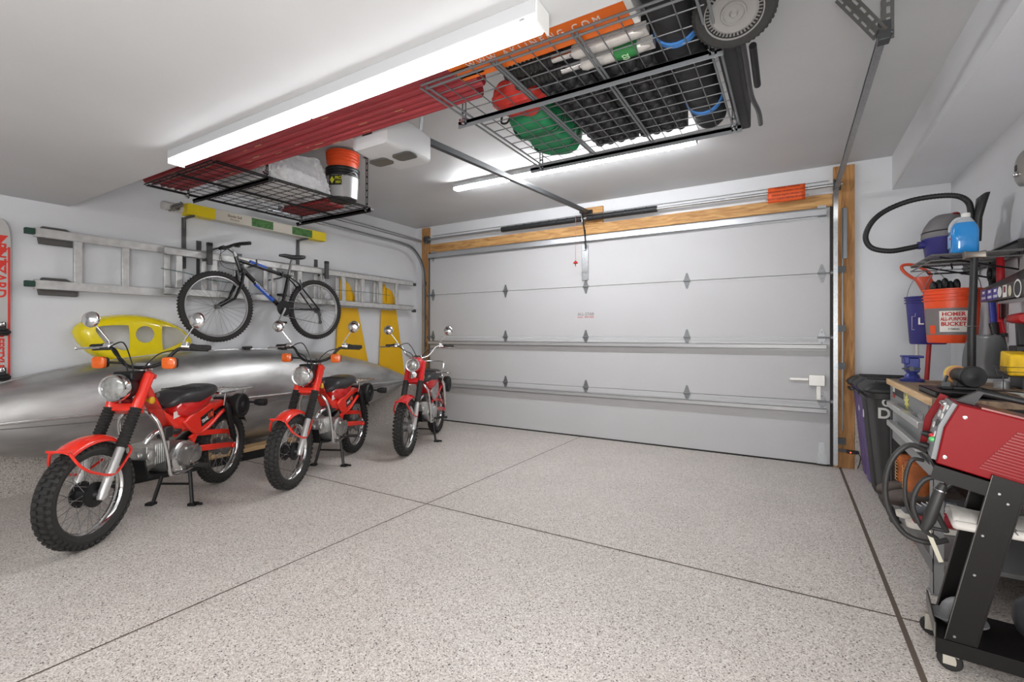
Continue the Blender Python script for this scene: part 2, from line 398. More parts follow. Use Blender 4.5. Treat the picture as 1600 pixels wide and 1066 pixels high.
for z in (.25, .95, 1.3, 1.85): W(tr, B().span((.35, YD - .065, z - .03), (.43, YD - .04, z + .03)).cyl((.415, YD - .065, z), (.415, YD - .075, z), .009).build('bracket', DARKG))
# perforated hanger: vertical strap and diagonal brace
def perforated(a, b_, wd, nrm, name, parent):
    a, b_ = V(a), V(b_); z = (b_ - a); L = z.length; m = frame(a, z, nrm); bb = B()
    # L section made of two flanges with slots
    k = int(L / .045)
    for fl_ in (0, 1):
        for i in range(k):
            z0, z1 = L * i / k, L * (i + 1) / k; zc = (z0 + z1) / 2
            for (u0, u1) in ((0, wd * .33), (wd * .67, wd)):
                if fl_ == 0: bb.box(((u0 + u1) / 2, 0, zc), (u1 - u0, .003, z1 - z0), m)
                else: bb.box((0, (u0 + u1) / 2, zc), (.003, u1 - u0, z1 - z0), m)
            if fl_ == 0: bb.box((wd / 2, 0, z0 + .009), (wd * .34, .003, .018), m)
            else: bb.box((0, wd / 2, z0 + .009), (.003, wd * .34, .018), m)
    return W(parent, bb.build(name, mat('perforated_steel', (120, 120, 118), .45, .7), ang=20))
perforated((.37, 2.82, 2.64), (.37, 2.82, ZC), .045, (1, 0, 0), 'hanger_strap', tr)
perforated((.36, 2.81, 2.67), (.20, 2.70, ZC - .005), .045, (0, 0, -1), 'brace', tr)
W(tr, B().box((.375, 2.82, 2.675), (.05, .06, .09)).cyl((.345, 2.80, 2.66), (.41, 2.80, 2.66), .01).build('end_clamp', DARKG, bevel=.004))
tl = track('galvanised door track on the left jamb curving back along the left wall', 1, [(-4.66, YD - .09, .03), (-4.66, YD - .09, 1.2), (-4.66, YD - .09, 1.95), (-4.66, YD - .13, 2.25), (-4.66, YD - .30, 2.45), (-4.66, YD - .55, 2.51), (-4.66, 4.2, 2.52), (-4.66, 2.9, 2.545)], 0)
W(tl, B().tube([(-4.63, YD - .2, 2.60), (-4.63, 4.2, 2.62), (-4.63, 2.9, 2.63)], .022, 8).build('low_headroom_track', GALV))
for z in (.4, 1.1, 1.5, 2.0): W(tl, B().span((-4.70, YD - .065, z - .03), (-4.66, YD - .04, z + .03)).build('bracket', DARKG))
perforated((-4.66, 3.0, 2.56), (-4.66, 3.0, ZC), .045, (1, 0, 0), 'hanger_strap', tl)

# photo-eye by the right jamb
pe = thing('photo_eye', 'small black door safety sensor with a red light beside the right jamb', 'sensor', (.47, 5.27, .17))
b = B(); b.box((0, 0, 0), (.075, .05, .028)); b.cyl((.03, 0, 0), (.055, 0, 0), .015); b.build('housing', BLACKP, pe, bevel=.006)
B().sphere((-.01, -.028, 0), .005).build('indicator', mat('red_led', (255, 60, 40), .4, emit=((255, 60, 40), 2)), pe)
B().span((-.11, .02, -.012), (0, .03, .012)).build('bracket', DARKG, pe)
B().tube(smooth([(.05, 0, -.01), (.07, .03, -.05), (.06, .045, -.12), (.05, .05, -.155)]), .004, 6).build('wire', BLACKP, pe)

# ------------------------------------------------------------------ opener
op = thing('garage_door_opener', 'white ceiling-mounted garage door opener with two lamp lenses', 'door opener', (-2.17, 2.17, 2.41))
OW = mat('opener_white', (198, 199, 200), .4)
b = B()
def osec(y, hw, z0, z1, e=9): return ((0, y, (z0 + z1) / 2), (hw, 0, 0), (0, 0, (z1 - z0) / 2), e)
b.loft([osec(-.21, .10, -.02, .10), osec(-.19, .145, -.045, .13), osec(0, .17, -.055, .145), osec(.19, .145, -.045, .13), osec(.21, .10, -.02, .10)], 28)
b.build('motor_cover', OW, op)
for s in (-1, 1):
    b = B(); b.prism(rrect(.15, .10, .03, 4), .01, M4.Translation((s * .02 + s * .08, s * .0 + .1 * s * 0, -.062)) ); b.build('lamp_lens', mat('opener_lens', (80, 80, 78), .3), op)
b = B(); b.span((-.04, -.213, .02), (.04, -.206, .05)); b.build('vent', BLACKP, op)
for y in (-.12, .12):
    for s in (-1, 1): B().beam((s * .12, y, .12), (s * .16, y, ZC - 2.41), .025, .004).build('hanger_strap', GALV, op)
B().tube(smooth([(.1, -.1, .14), (.2, -.16, .2), (.16, -.1, .35), (.2, -.05, .43)]), .004, 6).build('power_cord', BLACKP, op)
rl = at('opener_rail', 'dark opener rail running from the motor unit to the pad above the door', 'rail', (-2.14, 2.3, 2.56))
W(rl, B().beam((-2.145, 2.33, 2.56), (-2.10, 5.33, 2.715), .035, .045).build('rail', mat('rail_dark', (70, 72, 74), .45, .5), bevel=.004))
W(rl, B().box((-2.10, 5.33, 2.715), (.09, .03, .06)).build('header_bracket', BLACKM, bevel=.004))
W(rl, B().box((-2.11, 5.17, 2.68), (.05, .11, .035)).build('trolley', BLACKM, bevel=.006))
W(rl, B().tube([(-2.12, 5.17, 2.67), (-2.125, 5.27, 2.45), (-2.13, 5.29, 2.40)], .009, 8).tube([(-2.125, 5.27, 2.5), (-2.13, 5.30, 2.28), (-2.14, 5.325, 2.28)], .009, 8).build('door_arm', BLACKM))
W(rl, B().tube([(-2.20, 5.17, 2.66), (-2.20, 5.165, 2.12)], .0025, 6).build('release_cord', mat('cord_red', (200, 110, 100), .7)))
W(rl, B().lathe([(.004, .03), (.022, .012), (.03, .0), (.006, -.012), (.004, -.04)], M4.Translation((-2.20, 5.165, 2.09)), 12).build('release_handle', mat('handle_red', (190, 40, 30), .5)))
# ================================================================== motorcycles (x forward, y left, z up)
RED = mat('orange_red_paint', (232, 50, 34), .25, 0, coat=.6); RED3 = mat('deep_red_paint', (200, 30, 34), .25, 0, coat=.6)
SEATM = mat('black_vinyl', (50, 50, 52), .36, bump=.1, nscale=80); ENG = mat('cast_aluminium', (185, 185, 182), .36, .8, .12, 40, .1)
AMBER = mat('amber_lens', (225, 100, 25), .15, 0, coat=.5); LENSG = mat('headlight_glass', (170, 171, 168), .05, .35, .35, 30)
TYRE = mat('tyre_rubber', (42, 41, 40), .78, 0, .12, 80)
FA, RA, WR = V((.61, 0, .288)), V((-.61, 0, .288)), .288
u = V((-.454, 0, .891)); fwd = V((.891, 0, .454))

def knobby(parent, c, front, hubm):
    """rim part with tyre, spokes and hub as sub-parts; axle along y"""
    m = frame(c, (0, 1, 0), (1, 0, 0))
    b = B(); b.lathe([(.214, -.022), (.222, -.02), (.226, -.024), (.219, -.028), (.204, -.014), (.200, 0), (.204, .014), (.219, .028), (.226, .024), (.222, .02), (.214, .022), (.207, 0)], m, 48, close=True)
    rim = b.build('wheel_rim', CHROME, parent)
    b = B(); b.lathe([(.213, -.026), (.222, -.037), (.243, -.044), (.265, -.038), (.276, -.02), (.279, 0), (.276, .02), (.265, .038), (.243, .044), (.222, .037), (.213, .026)], m, 56, close=True)
    N = 46
    for i in range(N):
        for j, (yy, ww) in enumerate(((-.017, .028), (.017, .028), (-.040, .014), (.040, .014))):
            a = 2 * pi * (i + (.5 if j in (1, 2) else 0)) / N
            r = .279 if j < 2 else .268
            q = m @ M4.Rotation(a, 4, 'Z') @ M4.Translation((r, 0, 0))
            if j >= 2: q = q @ M4.Translation((0, 0, yy)) @ M4.Rotation(-.75 if yy > 0 else .75, 4, 'Y'); b.box((0, 0, 0), (.012, .021, .018), q)
            else: b.box((0, 0, yy), (.017, .0215, ww), q)
    b.build('tyre', TYRE, rim, ang=30)
    b = B(); hr = .062 if front else .06
    for i in range(36):
        a = 2 * pi * i / 36; sgn = 1 if i % 2 else -1; k = .45 * (1 if (i // 2) % 2 else -1)
        p0 = m @ V((.208 * cos(a), .208 * sin(a), 0)); p1 = m @ V((hr * cos(a + k), hr * sin(a + k), sgn * .032)); b.cyl(p0, p1, .0017, n=5)
    b.build('spokes', STEEL, rim)
    b = B(); b.lathe([(.02, -.075), (.028, -.06), (.066, -.05), (.072, -.036), (.050, -.028), (.046, .02), (.068, .03), (.068, .042), (.03, .05), (.018, .075)], m, 28); b.build('hub', hubm, rim)
    return rim

def ring_path(c, r, a0, a1, n): return [V(c) + V((r * cos(R(a0 + (a1 - a0) * i / n)), 0, r * sin(R(a0 + (a1 - a0) * i / n)))) for i in range(n + 1)]
def fender(c, r, a0, a1, hw, drop, lip=0):
    b = B(); n = 20
    def f(uu, v):
        a = R(a0 + (a1 - a0) * uu); s = (v - .5) * 2; rr = r - drop * abs(s) ** 2.6; 
        hwk = hw * (1 - .15 * abs(uu - .4))
        return V(c) + V((rr * cos(a), s * hwk, rr * sin(a)))
    b.grid(f, n, 10); return b

def moto(label, group, old=False):
    paint = RED3 if old else RED; bar = CHROME if old else BLACKM
    t = thing('motorcycle', label, 'motorcycle', group=group)
    knobby(t, FA, True, STEEL if old else BLACKM); knobby(t, RA, False, STEEL)
    # fork
    for s in (-1, 1):
        q = V((0, s * .078, 0))
        b = B(); b.tube([FA + q - u * .03, FA + q - u * .015, FA + q + u * .02, FA + q + u * .25, FA + q + u * .275], [.016, .022, .024, .0235, .020], 14); b.cyl(FA + q * .8 , FA + q * 1.28, .011, n=10)
        b.span(FA + q + u * .13 - V((.0, .006, .012)), FA + q + u * .13 + V((.035, .006, .012)))
        b.build('fork_slider', mat('fork_silver', (200, 200, 198), .32, .6), t)
        b = B(); pts, rr = [], []
        for i in range(26): pts.append(FA + q + u * (.262 + .235 * i / 25)); rr.append((.033 if i % 2 else .026) if not old else .03)
        b.tube(pts, rr, 14); b.build('fork_gaiter', RUBBER, t)
        b = B(); b.tube([FA + q + u * .495, FA + q + u * .51, FA + q + u * .72, FA + q + u * .73], [.026, .030, .030, .02], 14)
        b.build('fork_cover', paint, t)
    for k, h in ((.505, .05), (.725, .03)): B().beam(FA + V((0, -.09, 0)) + u * k - fwd * .02, FA + V((0, .09, 0)) + u * k - fwd * .02, .07, h, u).build('fork_yoke', paint, t, bevel=.008)
    b = B(); b.cyl(FA + u * .735 - fwd * .03, FA + u * .775 - fwd * .03, .022, .028); b.box((0, 0, 0), (.05, .09, .04), frame(FA + u * .785 - fwd * .03, u, (1, 0, 0))); b.build('bar_clamp', CHROME, t, bevel=.006)
    # front fender and its brace tubes
    fr = fender(FA, .325, 56, 124, .066, .035).build('front_fender', paint, t, solid=.003)
    b = B(); 
    for s in (-1, 1):
        b.tube(smooth([FA + V((.325 * cos(R(58)), s * .05, .325 * sin(R(58)) - .01)), FA + V((.14, s * .082, .19)), FA + V((.06, s * .09, .135)), FA + V((-.06, s * .095, .10)), FA + V((-.20, s * .06, .17)), FA + V((-.22, s * .055, .21)), FA + V((.325 * cos(R(120)), s * .055, .325 * sin(R(120)) - .03))], 5), .0075, 8)
    b.tube([FA + V((.325 * cos(R(56)), y, .325 * sin(R(56)) + .006)) for y in (-.06, 0, .06)], .007, 8)
    b.build('fender_brace', paint, t)
    # head tube and pressed spine
    hd = V((.235, 0, .90))
    def sec(x, z, ax, hw, hh, e=2.6): return ((x, 0, z), (ax[0] * hh, 0, ax[1] * hh), (0, hw, 0), e)
    b = B(); b.loft([sec(.262, .935, (.9, .3), .028, .03), sec(.255, .90, (.9, .25), .034, .04), sec(.215, .83, (.9, .35), .038, .055), sec(.175, .755, (.85, .5), .045, .08), sec(.115, .675, (.6, .8), .05, .066), sec(.04, .60, (.3, .95), .06, .064), sec(-.06, .565, (.05, 1), .068, .064), sec(-.16, .562, (-.1, 1), .078, .07), sec(-.26, .585, (-.25, .95), .074, .07), sec(-.38, .62, (-.3, .9), .07, .06), sec(-.50, .645, (-.2, .9), .062, .04), sec(-.60, .645, (0, 1), .055, .025)], 20)
    spine = b.build('frame_spine', paint, t)
    # badge roundel and reflector
    b = B(); b.lathe([(.023, 0), (.023, .012), (.015, .016)], frame((.245, .062, .765), (0, 1, 0)), 16); b.cyl((.245, .03, .765), (.245, .066, .765), .008); b.build('side_reflector', mat('amber_reflector', (220, 170, 30), .2, coat=.5), t)
    b = B(); b.lathe([(.016, 0), (.016, .004)], frame((.165, .045, .79), (0, 1, 0)), 14); b.build('badge', STEEL, t)
    if not old:
        b = B(); b.prism([(0, 0), (.075, -.012), (.07, -.055), (0, -.045)], .0015, frame((.035, .0605, .612), (0, 1, 0), (-1, 0, 0)) @ M4.Scale(-1, 4, (0, 1, 0))); b.build('decal', mat('decal_white', (240, 225, 220), .4), t)
    # tank under the seat
    b = B(); b.loft([((.01, 0, .725), (.0, 0, .03), (0, .055, 0), 2.4), ((-.01, 0, .73), (.0, 0, .065), (0, .085, 0), 2.8), ((-.07, 0, .73), (0, 0, .085), (0, .105, 0), 3), ((-.17, 0, .735), (0, 0, .085), (0, .112, 0), 3), ((-.26, 0, .755), (0, 0, .07), (0, .108, 0), 3), ((-.33, 0, .77), (0, 0, .05), (0, .09, 0), 2.6)], 24)
    bmesh.ops.translate(b.bm, verts=b.bm.verts, vec=(0, 0, -.045)); b.build('fuel_tank', mat('tank_red', (205, 30, 28), .22, coat=.6) if not old else RED3, t)
    # seat
    b = B()
    for (x, zt, th, hw) in (): pass
    b.loft([((.065, 0, .745), (.008, 0, .012), (0, .03, 0), 2.5), ((.05, 0, .765), (.01, 0, .028), (0, .08, 0), 2.8), ((.01, 0, .798), (0, 0, .042), (0, .112, 0), 3.), ((-.06, 0, .80), (0, 0, .052), (0, .124, 0), 3), ((-.16, 0, .795), (0, 0, .06), (0, .132, 0), 3), ((-.26, 0, .812), (0, 0, .052), (0, .13, 0), 3), ((-.34, 0, .825), (0, 0, .045), (0, .125, 0), 3), ((-.38, 0, .83), (0, 0, .028), (0, .10, 0), 2.6)], 28)
    for i in range(7):
        x = -.06 - i * .042; b.tube([(x, y, .853 + (.004 if i > 4 else 0) + .004 - .25 * y * y * (2 if abs(y) > .08 else 1)) for y in (-.095, -.05, 0, .05, .095)], .004, 6)
    bmesh.ops.translate(b.bm, verts=b.bm.verts, vec=(0, 0, -.048)); seat = b.build('seat', SEATM, t)
    if old:
        B().tube(smooth([(-.05, -.125, .80), (-.2, -.135, .79), (-.36, -.13, .81), (-.42, -.125, .90), (-.44, 0, .915), (-.42, .125, .90), (-.36, .13, .81), (-.2, .135, .79), (-.05, .125, .80)]), .009, 8).build('grab_rail', CHROME, t)
    # side cover with decal
    LZ = -.065
    for s in (-1, 1):
        poly = [(-.08, .595), (-.03, .645), (-.11, .685), (-.24, .715), (-.33, .745), (-.365, .73), (-.37, .65), (-.36, .60), (-.26, .545), (-.19, .525), (-.14, .55)]
        poly = [(x, z + LZ) for x, z in poly]
        mm = M4.Translation((0, s * .06, 0)) @ M4(((1, 0, 0, 0), (0, 0, s, 0), (0, 1, 0, 0), (0, 0, 0, 1)))
        b = B(); b.prism(poly, .03, mm); b.build('side_cover', mat('cover_silver', (170, 165, 165), .35, .4) if old else paint, t, bevel=.012)
        if not old:
            b = B(); b.prism([(-.205, .65 + LZ), (-.215, .58 + LZ), (-.345, .625 + LZ), (-.345, .70 + LZ)], .0025, M4.Translation((0, s * .09, 0)) @ M4(((1, 0, 0, 0), (0, 0, s, 0), (0, 1, 0, 0), (0, 0, 0, 1))))
            b.build('side_decal', BLACKP, t)
            rt = V((-s, 0, s * -.0)) + V((0, 0, .32 if s > 0 else -.32)); rt.normalize(); upv = V((0, 0, 1))
            text('lettering', 'TRAIL', .034, tm((-.252, s * .0935,   .626 + LZ), rt, upv), WHITE, t, sx=.85, bold=.0008)
            text('lettering', '110', .056, tm((-.312, s * .0935, .652 + LZ), rt, upv), mat('letter_orange', (240, 95, 60), .4), t, sx=.7, bold=.0012)
    # rear sub-frame, swingarm, shocks, chain case
    b = B()
    for s in (-1, 1): b.tube(smooth([(-.17, s * .07, .46), (-.30, s * .085, .50), (-.45, s * .09, .585), (-.62, s * .09, .645)], 4), .014, 10)
    b.build('sub_frame', paint, t)
    b = B()
    for s in (-1, 1): b.beam((-.14, s * .085, .37), (-.63, s * .085, .30), .028, .045); b.cyl((-.61, s * .07, .295), (-.61, s * .11, .295), .02)
    b.build('swingarm', paint, t, bevel=.008)
    b = B(); b.prism([(-.16, .40), (-.20, .45), (-.58, .40), (-.64, .35), (-.66, .38), (-.62, .425), (-.56, .44), (-.2, .49), (-.12, .46)], .02, M4.Translation((0, .055, 0)) @ M4(((1, 0, 0, 0), (0, 0, 1, 0), (0, 1, 0, 0), (0, 0, 0, 1)))); b.build('chain_guard', paint, t, bevel=.005)
    for s in (-1, 1):
        a, c = V((-.60, s * .115, .33)), V((-.47, s * .115, .67)); b = B(); pts = [a + (c - a) * (i / 20) for i in range(21)]
        b.tube(pts, [.012 if i < 2 or i > 18 else (.024 if i < 9 and i % 2 else .02 if i < 9 else .024) for i in range(21)], 12); b.build('shock_absorber', CHROME if old else BLACKM, t)
    # rear fender, tail lamp
    fender(RA, .335, 62, 150, .07, .04).build('rear_fender', BLACKM if not old else paint, t, solid=.003)
    b = B(); b.box((-.83, 0, .62), (.07, .11, .07)); b.box((-.87, 0, .62), (.012, .09, .06)); b.build('tail_lamp', mat('tail_red', (150, 20, 20), .2, coat=.5), t, bevel=.01)
    # chrome luggage rack
    b = B(); z = .745
    b.tube(smooth([(-.40, -.13, z), (-.78, -.13, z), (-.80, -.11, z), (-.80, .11, z), (-.78, .13, z), (-.40, .13, z), (-.39, .1, z), (-.39, -.1, z)], 4, True), .0085, 8, closed=True)
    for i in range(6): b.cyl((-.40, -.10 + .04 * i, z), (-.80, -.10 + .04 * i, z), .004, n=6)
    for x in (-.48, -.58, -.68): b.span((x - .012, -.13, z - .004), (x + .012, .13, z + .002))
    for s in (-1, 1):
        b.cyl((-.45, s * .125, z), (-.47, s * .10, .64), .007, n=8); b.cyl((-.74, s * .125, z), (-.66, s * .09, .62), .007, n=8)
    b.build('luggage_rack', CHROME, t)
    # round side canister behind the rack
    b = B(); m = frame((-.64, .10, .615), (0, 1, 0), (1, 0, 0)); b.lathe([(.02, -.02), (.085, -.02), (.098, 0), (.098, .05), (.088, .062), (.07, .062), (.065, .056), (.03, .056), (.02, .066), (.008, .066)], m, 28)
    b.box((-.62, .03, .66), (.12, .14, .06)); b.build('side_canister', BLACKP, t)
    if not old:
        for s in (-1, 1):
            b = B(); b.cyl((-.74, s * .10, .63), (-.74, s * .21, .63), .009, n=8); b.loft([((-.74, s * .20, .63), (.02, 0, 0), (0, 0, .02), 2.5), ((-.745, s * .235, .63), (.034, 0, 0), (0, 0, .03), 3.5), ((-.745, s * .285, .63), (.034, 0, 0), (0, 0, .03), 3.5), ((-.745, s * .29, .63), (.026, 0, 0), (0, 0, .023), 3.5)], 16)
            sg = b.build('rear_signal', BLACKP, t)
            B().box((-.782, s * .26, .63), (.008, .05, .045)).build('signal_lens', AMBER, sg, bevel=.004)
    # engine
    b = B(); m = frame((0, 0, 0), (0, 1, 0), (1, 0, 0))
    b.loft([((-.03, y, .345), (.135 * k, 0, 0), (0, 0, .105 * k), 2.6) for y, k in ((-.105, .75), (-.10, .86), (-.055, .98), (.04, 1.), (.09, .95), (.10, .86))], 28)
    b.build('crankcase', ENG, t)
    b = B(); b.lathe([(.105, 0), (.105, .02), (.09, .032), (.06, .036), (.02, .036)], frame((.015, .095, .355), (0, 1, 0), (1, 0, 0)), 30)
    b.loft([((-.10, .095, .345), (.085, 0, 0), (0, 0, .065), 2.6), ((-.10, .12, .345), (.078, 0, 0), (0, 0, .058), 2.6), ((-.10, .128, .345), (.05, 0, 0), (0, 0, .04), 2.6)], 22)
    b.box((-.05, .132, .41), (.12, .012, .016)); b.box((.02, .134, .29), (.07, .01, .012))
    for a in range(5): b.lathe([(.006, 0), (.006, .006)], frame((.015 + .085 * cos(a * 1.25), .125, .355 + .085 * sin(a * 1.25)), (0, 1, 0)), 8)
    b.build('engine_cover', mat('polished_aluminium', (205, 205, 203), .22, .9), t)
    b = B()
    for i in range(8): b.box((.10 + i * .016, 0, .415), (.007, .16, .13), None)
    b.box((.155, 0, .415), (.13, .11, .095)); b.box((.245, 0, .415), (.055, .13, .12)); b.lathe([(.035, 0), (.035, .016), (.025, .022)], frame((.245, .062, .415), (0, 1, 0)), 18); b.lathe([(.03, 0), (.028, .02)], frame((.27, 0, .415), (1, 0, 0)), 18)
    b.build('cylinder', ENG, t, bevel=.004)
    b = B(); b.tube(smooth([(.20, .0, .48), (.17, .02, .53), (.10, .03, .545)], 4), .017, 10); b.build('intake_pipe', CHROME, t)
    b = B(); b.box((.07, .03, .53), (.07, .06, .075)).cyl((.07, .03, .49), (.07, .03, .455), .022); b.tube(smooth([(.04, .03, .53), (-.03, .04, .52), (-.08, .03, .55)], 4), .022, 10); b.build('carburettor', mat('carb', (70, 70, 70), .4, .6), t, bevel=.005)
    B().tube(smooth([(.22, -.02, .36), (.20, -.07, .31), (.12, -.13, .29), (-.05, -.15, .31), (-.3, -.16, .36), (-.62, -.165, .47), (-.80, -.165, .52)]), [.016] * 24 + [.03] * 13, 10).build('exhaust', BLACKM, t)
    # crash bars (chrome U round the engine) and skid plate
    b = B()
    for s in (-1, 1): b.tube(smooth([(.24, s * .03, .69), (.27, s * .08, .68), (.255, s * .125, .61), (.20, s * .135, .43), (.165, s * .135, .29), (.13, s * .13, .26), (.06, s * .13, .255), (-.13, s * .12, .27)]), .0115, 10)
    b.build('crash_bar', CHROME, t)
    b = B(); b.prism([(.30, .40), (.31, .40), (.27, .28), (.12, .255), (-.12, .255), (-.12, .265), (.11, .268), (.26, .29)], .15, M4.Translation((0, -.075, 0)) @ M4(((1, 0, 0, 0), (0, 0, 1, 0), (0, 1, 0, 0), (0, 0, 0, 1)))); b.build('skid_plate', BLACKM, t)
    for s in (-1, 1): B().cyl((-.02, s * .12, .275), (-.02, s * .25, .29), .009, n=8).box((-.02, s * .23, .29), (.045, .09, .022)).build('footpeg', RUBBER, t, bevel=.004)
    # centre stand
    b = B(); b.cyl((-.10, -.10, .27), (-.10, .10, .27), .013)
    for s in (-1, 1):
        b.tube([(-.10, s * .085, .27), (-.085, s * .105, .16), (-.06, s * .135, .012)], .0125, 8); b.box((-.055, s * .145, .009), (.05, .05, .018))
    b.cyl((-.08, -.11, .14), (-.08, .11, .14), .008); b.cyl((-.06, .14, .012), (-.045, .21, .014), .009, n=8); b.build('centre_stand', BLACKM, t)
    # handlebar
    hb = [(.17, -.37, 1.10), (.20, -.25, 1.105), (.215, -.20, 1.10), (.235, -.14, 1.03), (.25, -.09, .985), (.262, -.04, .975), (.262, .04, .975), (.25, .09, .985), (.235, .14, 1.03), (.215, .20, 1.10), (.20, .25, 1.105), (.17, .37, 1.10)]
    hb = [(x, y, z - .015 * (z > 1)) for x, y, z in hb]
    if old: hb = [(x - .0, y * .97, z + (.01 if abs(y) > .15 else 0)) for x, y, z in hb]
    B().tube(smooth(hb, 5), .011, 10).build('handlebar', bar, t)
    for s in (-1, 1):
        a, c = V((.192, s * .275, 1.105)), V((.168, s * .385, 1.10)); d = (c - a).normalized()
        b = B(); b.tube([a, a + d * .003, a + d * .03, c - d * .004, c], [.022, .022, .0165, .0165, .012], 12); b.build('grip', RUBBER, t)
        b = B(); b.tube([a - d * .055, a - d * .05, a - d * .005, a], [.016, .021, .021, .016], 12); b.box((.20, s * .245, 1.12), (.03, .03, .03)); b.build('switch_housing', CHROME, t, bevel=.003)
        if s < 0 or old: B().tube(smooth([(.215, s * .245, 1.10), (.245, s * .29, 1.095), (.235, s * .40, 1.09), (.23, s * .425, 1.09)], 4), [.007] * 10 + [.006, .006, .01], 8).build('brake_lever', CHROME, t)
        mc = V((.235, s * .335, 1.275)); B().tube(smooth([(.205, s * .235, 1.12), (.21, s * .245, 1.15), (.225, s * .32, 1.25), mc + V((-.0, 0, -.01))], 4), .005, 8).build('mirror_stalk', CHROME, t)
        b = B(); m = frame(mc, V((.97, s * -.12, .1)), (0, 1, 0)); b.lathe([(.001, .02), (.03, .016), (.048, .005), (.052, -.004), (.05, -.008)], m, 24); mi = b.build('mirror', CHROME, t)
        B().lathe([(.048, -.008), (.047, -.0095)], m, 24).build('mirror_glass', mat('mirror_glass', (150, 155, 158), .03, 1), mi)
        if not old:
            b = B(); b.cyl((.245, s * .12, 1.00), (.285, s * .19, 1.005), .007, n=8); b.loft([((.272, s * .215, 1.005), (0, .012, 0), (0, 0, .012), 3), ((.272 + .0, s * .215, 1.005), (0, .036, 0), (0, 0, .032), 4), ((.30, s * .215, 1.005), (0, .04, 0), (0, 0, .036), 4)], 18)
            sg = b.build('front_signal', BLACKP, t)
            B().loft([((.30, s * .215, 1.005), (0, .041, 0), (0, 0, .037), 4), ((.316, s * .215, 1.005), (0, .040, 0), (0, 0, .036), 4), ((.322, s * .215, 1.005), (0, .03, 0), (0, 0, .026), 4)], 20).build('signal_lens', AMBER, sg)
    # headlight with chrome bezel and glass
    hc = V((.39, 0, .86)) if not old else V((.36, 0, .90)); hr = .079 if not old else .07; m = frame(hc, V((.995, 0, .02)), (0, 1, 0))
    if not old:
        b = B(); b.lathe([(.001, -.07), (.05, -.065), (.072, -.03), (.078, .02), (.076, .05)], m, 28); b.box((.335, 0, .925), (.12, .12, .06)); b.build('headlight_shell', BLACKM, t, bevel=.01)
    else:
        b = B(); b.loft([((.27, 0, .90), (0, .075, 0), (0, 0, .085), 3), ((.33, 0, .90), (0, .08, 0), (0, 0, .085), 3), ((.40, 0, .90), (0, .072, 0), (0, 0, .072), 2.2)], 24); b.build('headlight_shell', paint, t)
        b = B(); b.lathe([(.001, -.03), (.035, -.02), (.04, .02), (.04, .03), (.02, .035)], frame((.38, 0, .80), (1, 0, -.1)), 20); b.build('horn', CHROME, t)
    b = B(); b.lathe([(hr - .006, .03), (hr + .002, .035), (hr + .003, .07), (hr - .002, .080), (hr - .012, .078), (hr - .012, .05)], m, 36, close=True); b.build('headlight_rim', CHROME, t)
    b = B(); b.lathe([(hr - .011, .066), (hr - .02, .071), (hr * .5, .077), (.001, .079)], m, 28); b.build('headlight_glass', LENSG, t)
    if not old:
        B().lathe([(.001, -.02), (.03, -.015), (.033, .01), (.028, .02)], frame((.345, 0, .765), (1, 0, -.2)), 18).build('horn', mat('horn_red', (120, 15, 18), .4), t)
    # cables
    b = B()
    for pts in ([(.225, -.22, 1.10), (.27, -.10, 1.13), (.33, .0, 1.02), (.34, .03, .93), (.30, .05, .80)], [(.225, .0 - .21, 1.09), (.30, -.12, 1.05), (.34, -.02, .99), (.36, .03, .75), (.42, .06, .60), (.56, .06, .38)], [(.20, .22, 1.09), (.26, .12, 1.06), (.30, .05, .97)]): b.tube(smooth(pts), .0042, 6)
    b.build('control_cables', BLACKP, t)
    return t

def seat_on_floor(o, x, y, head, s=1.):
    """stand a vehicle on the sloping floor; x, y is the floor point below its middle"""
    m = M4.Translation((x, y, fl(y))) @ M4.Rotation(-.018, 4, 'X') @ M4.Rotation(R(head), 4, 'Z') @ M4.Diagonal((s, s, s, 1))
    loc, q, sc = m.decompose(); o.location = loc; o.rotation_euler = q.to_euler(); o.scale = (s, s, s)
m1 = moto('orange-red trail motorcycle nearest the camera, black handlebar and amber signals', None)
m2 = copy_tree(m1); m2['label'] = 'middle one of the three red trail motorcycles, in front of the bicycle'
m3 = moto('darker red motorcycle with chrome handlebar, parked nearest the garage door', None, True)
for o in (m1, m2, m3): o['group'] = 'red trail motorcycles in a row'
MP = [(-3.636, 1.533, -58.4), (-3.60, 2.775, -63.3), (-3.585, 4.045, -64.4)]
for o, p in zip((m1, m2, m3), MP): seat_on_floor(o, *p, .99)
# ================================================================== along the left wall
def cut(o, cutters):
    for c in cutters:
        q = o.modifiers.new('c', 'BOOLEAN'); q.operation = 'DIFFERENCE'; q.object = c; q.solver = 'EXACT'
    bpy.context.view_layer.update()
    me = bpy.data.meshes.new_from_object(o.evaluated_get(bpy.context.evaluated_depsgraph_get())); o.modifiers.clear(); o.data = me
    for c in cutters: bpy.data.objects.remove(c)
    return o
YZ = M4(((0, 0, 1, 0), (1, 0, 0, 0), (0, 1, 0, 0), (0, 0, 0, 1)))      # local (a,b,h) -> (x=h, y=a, z=b)
def yz(x): return M4.Translation((x, 0, 0)) @ YZ

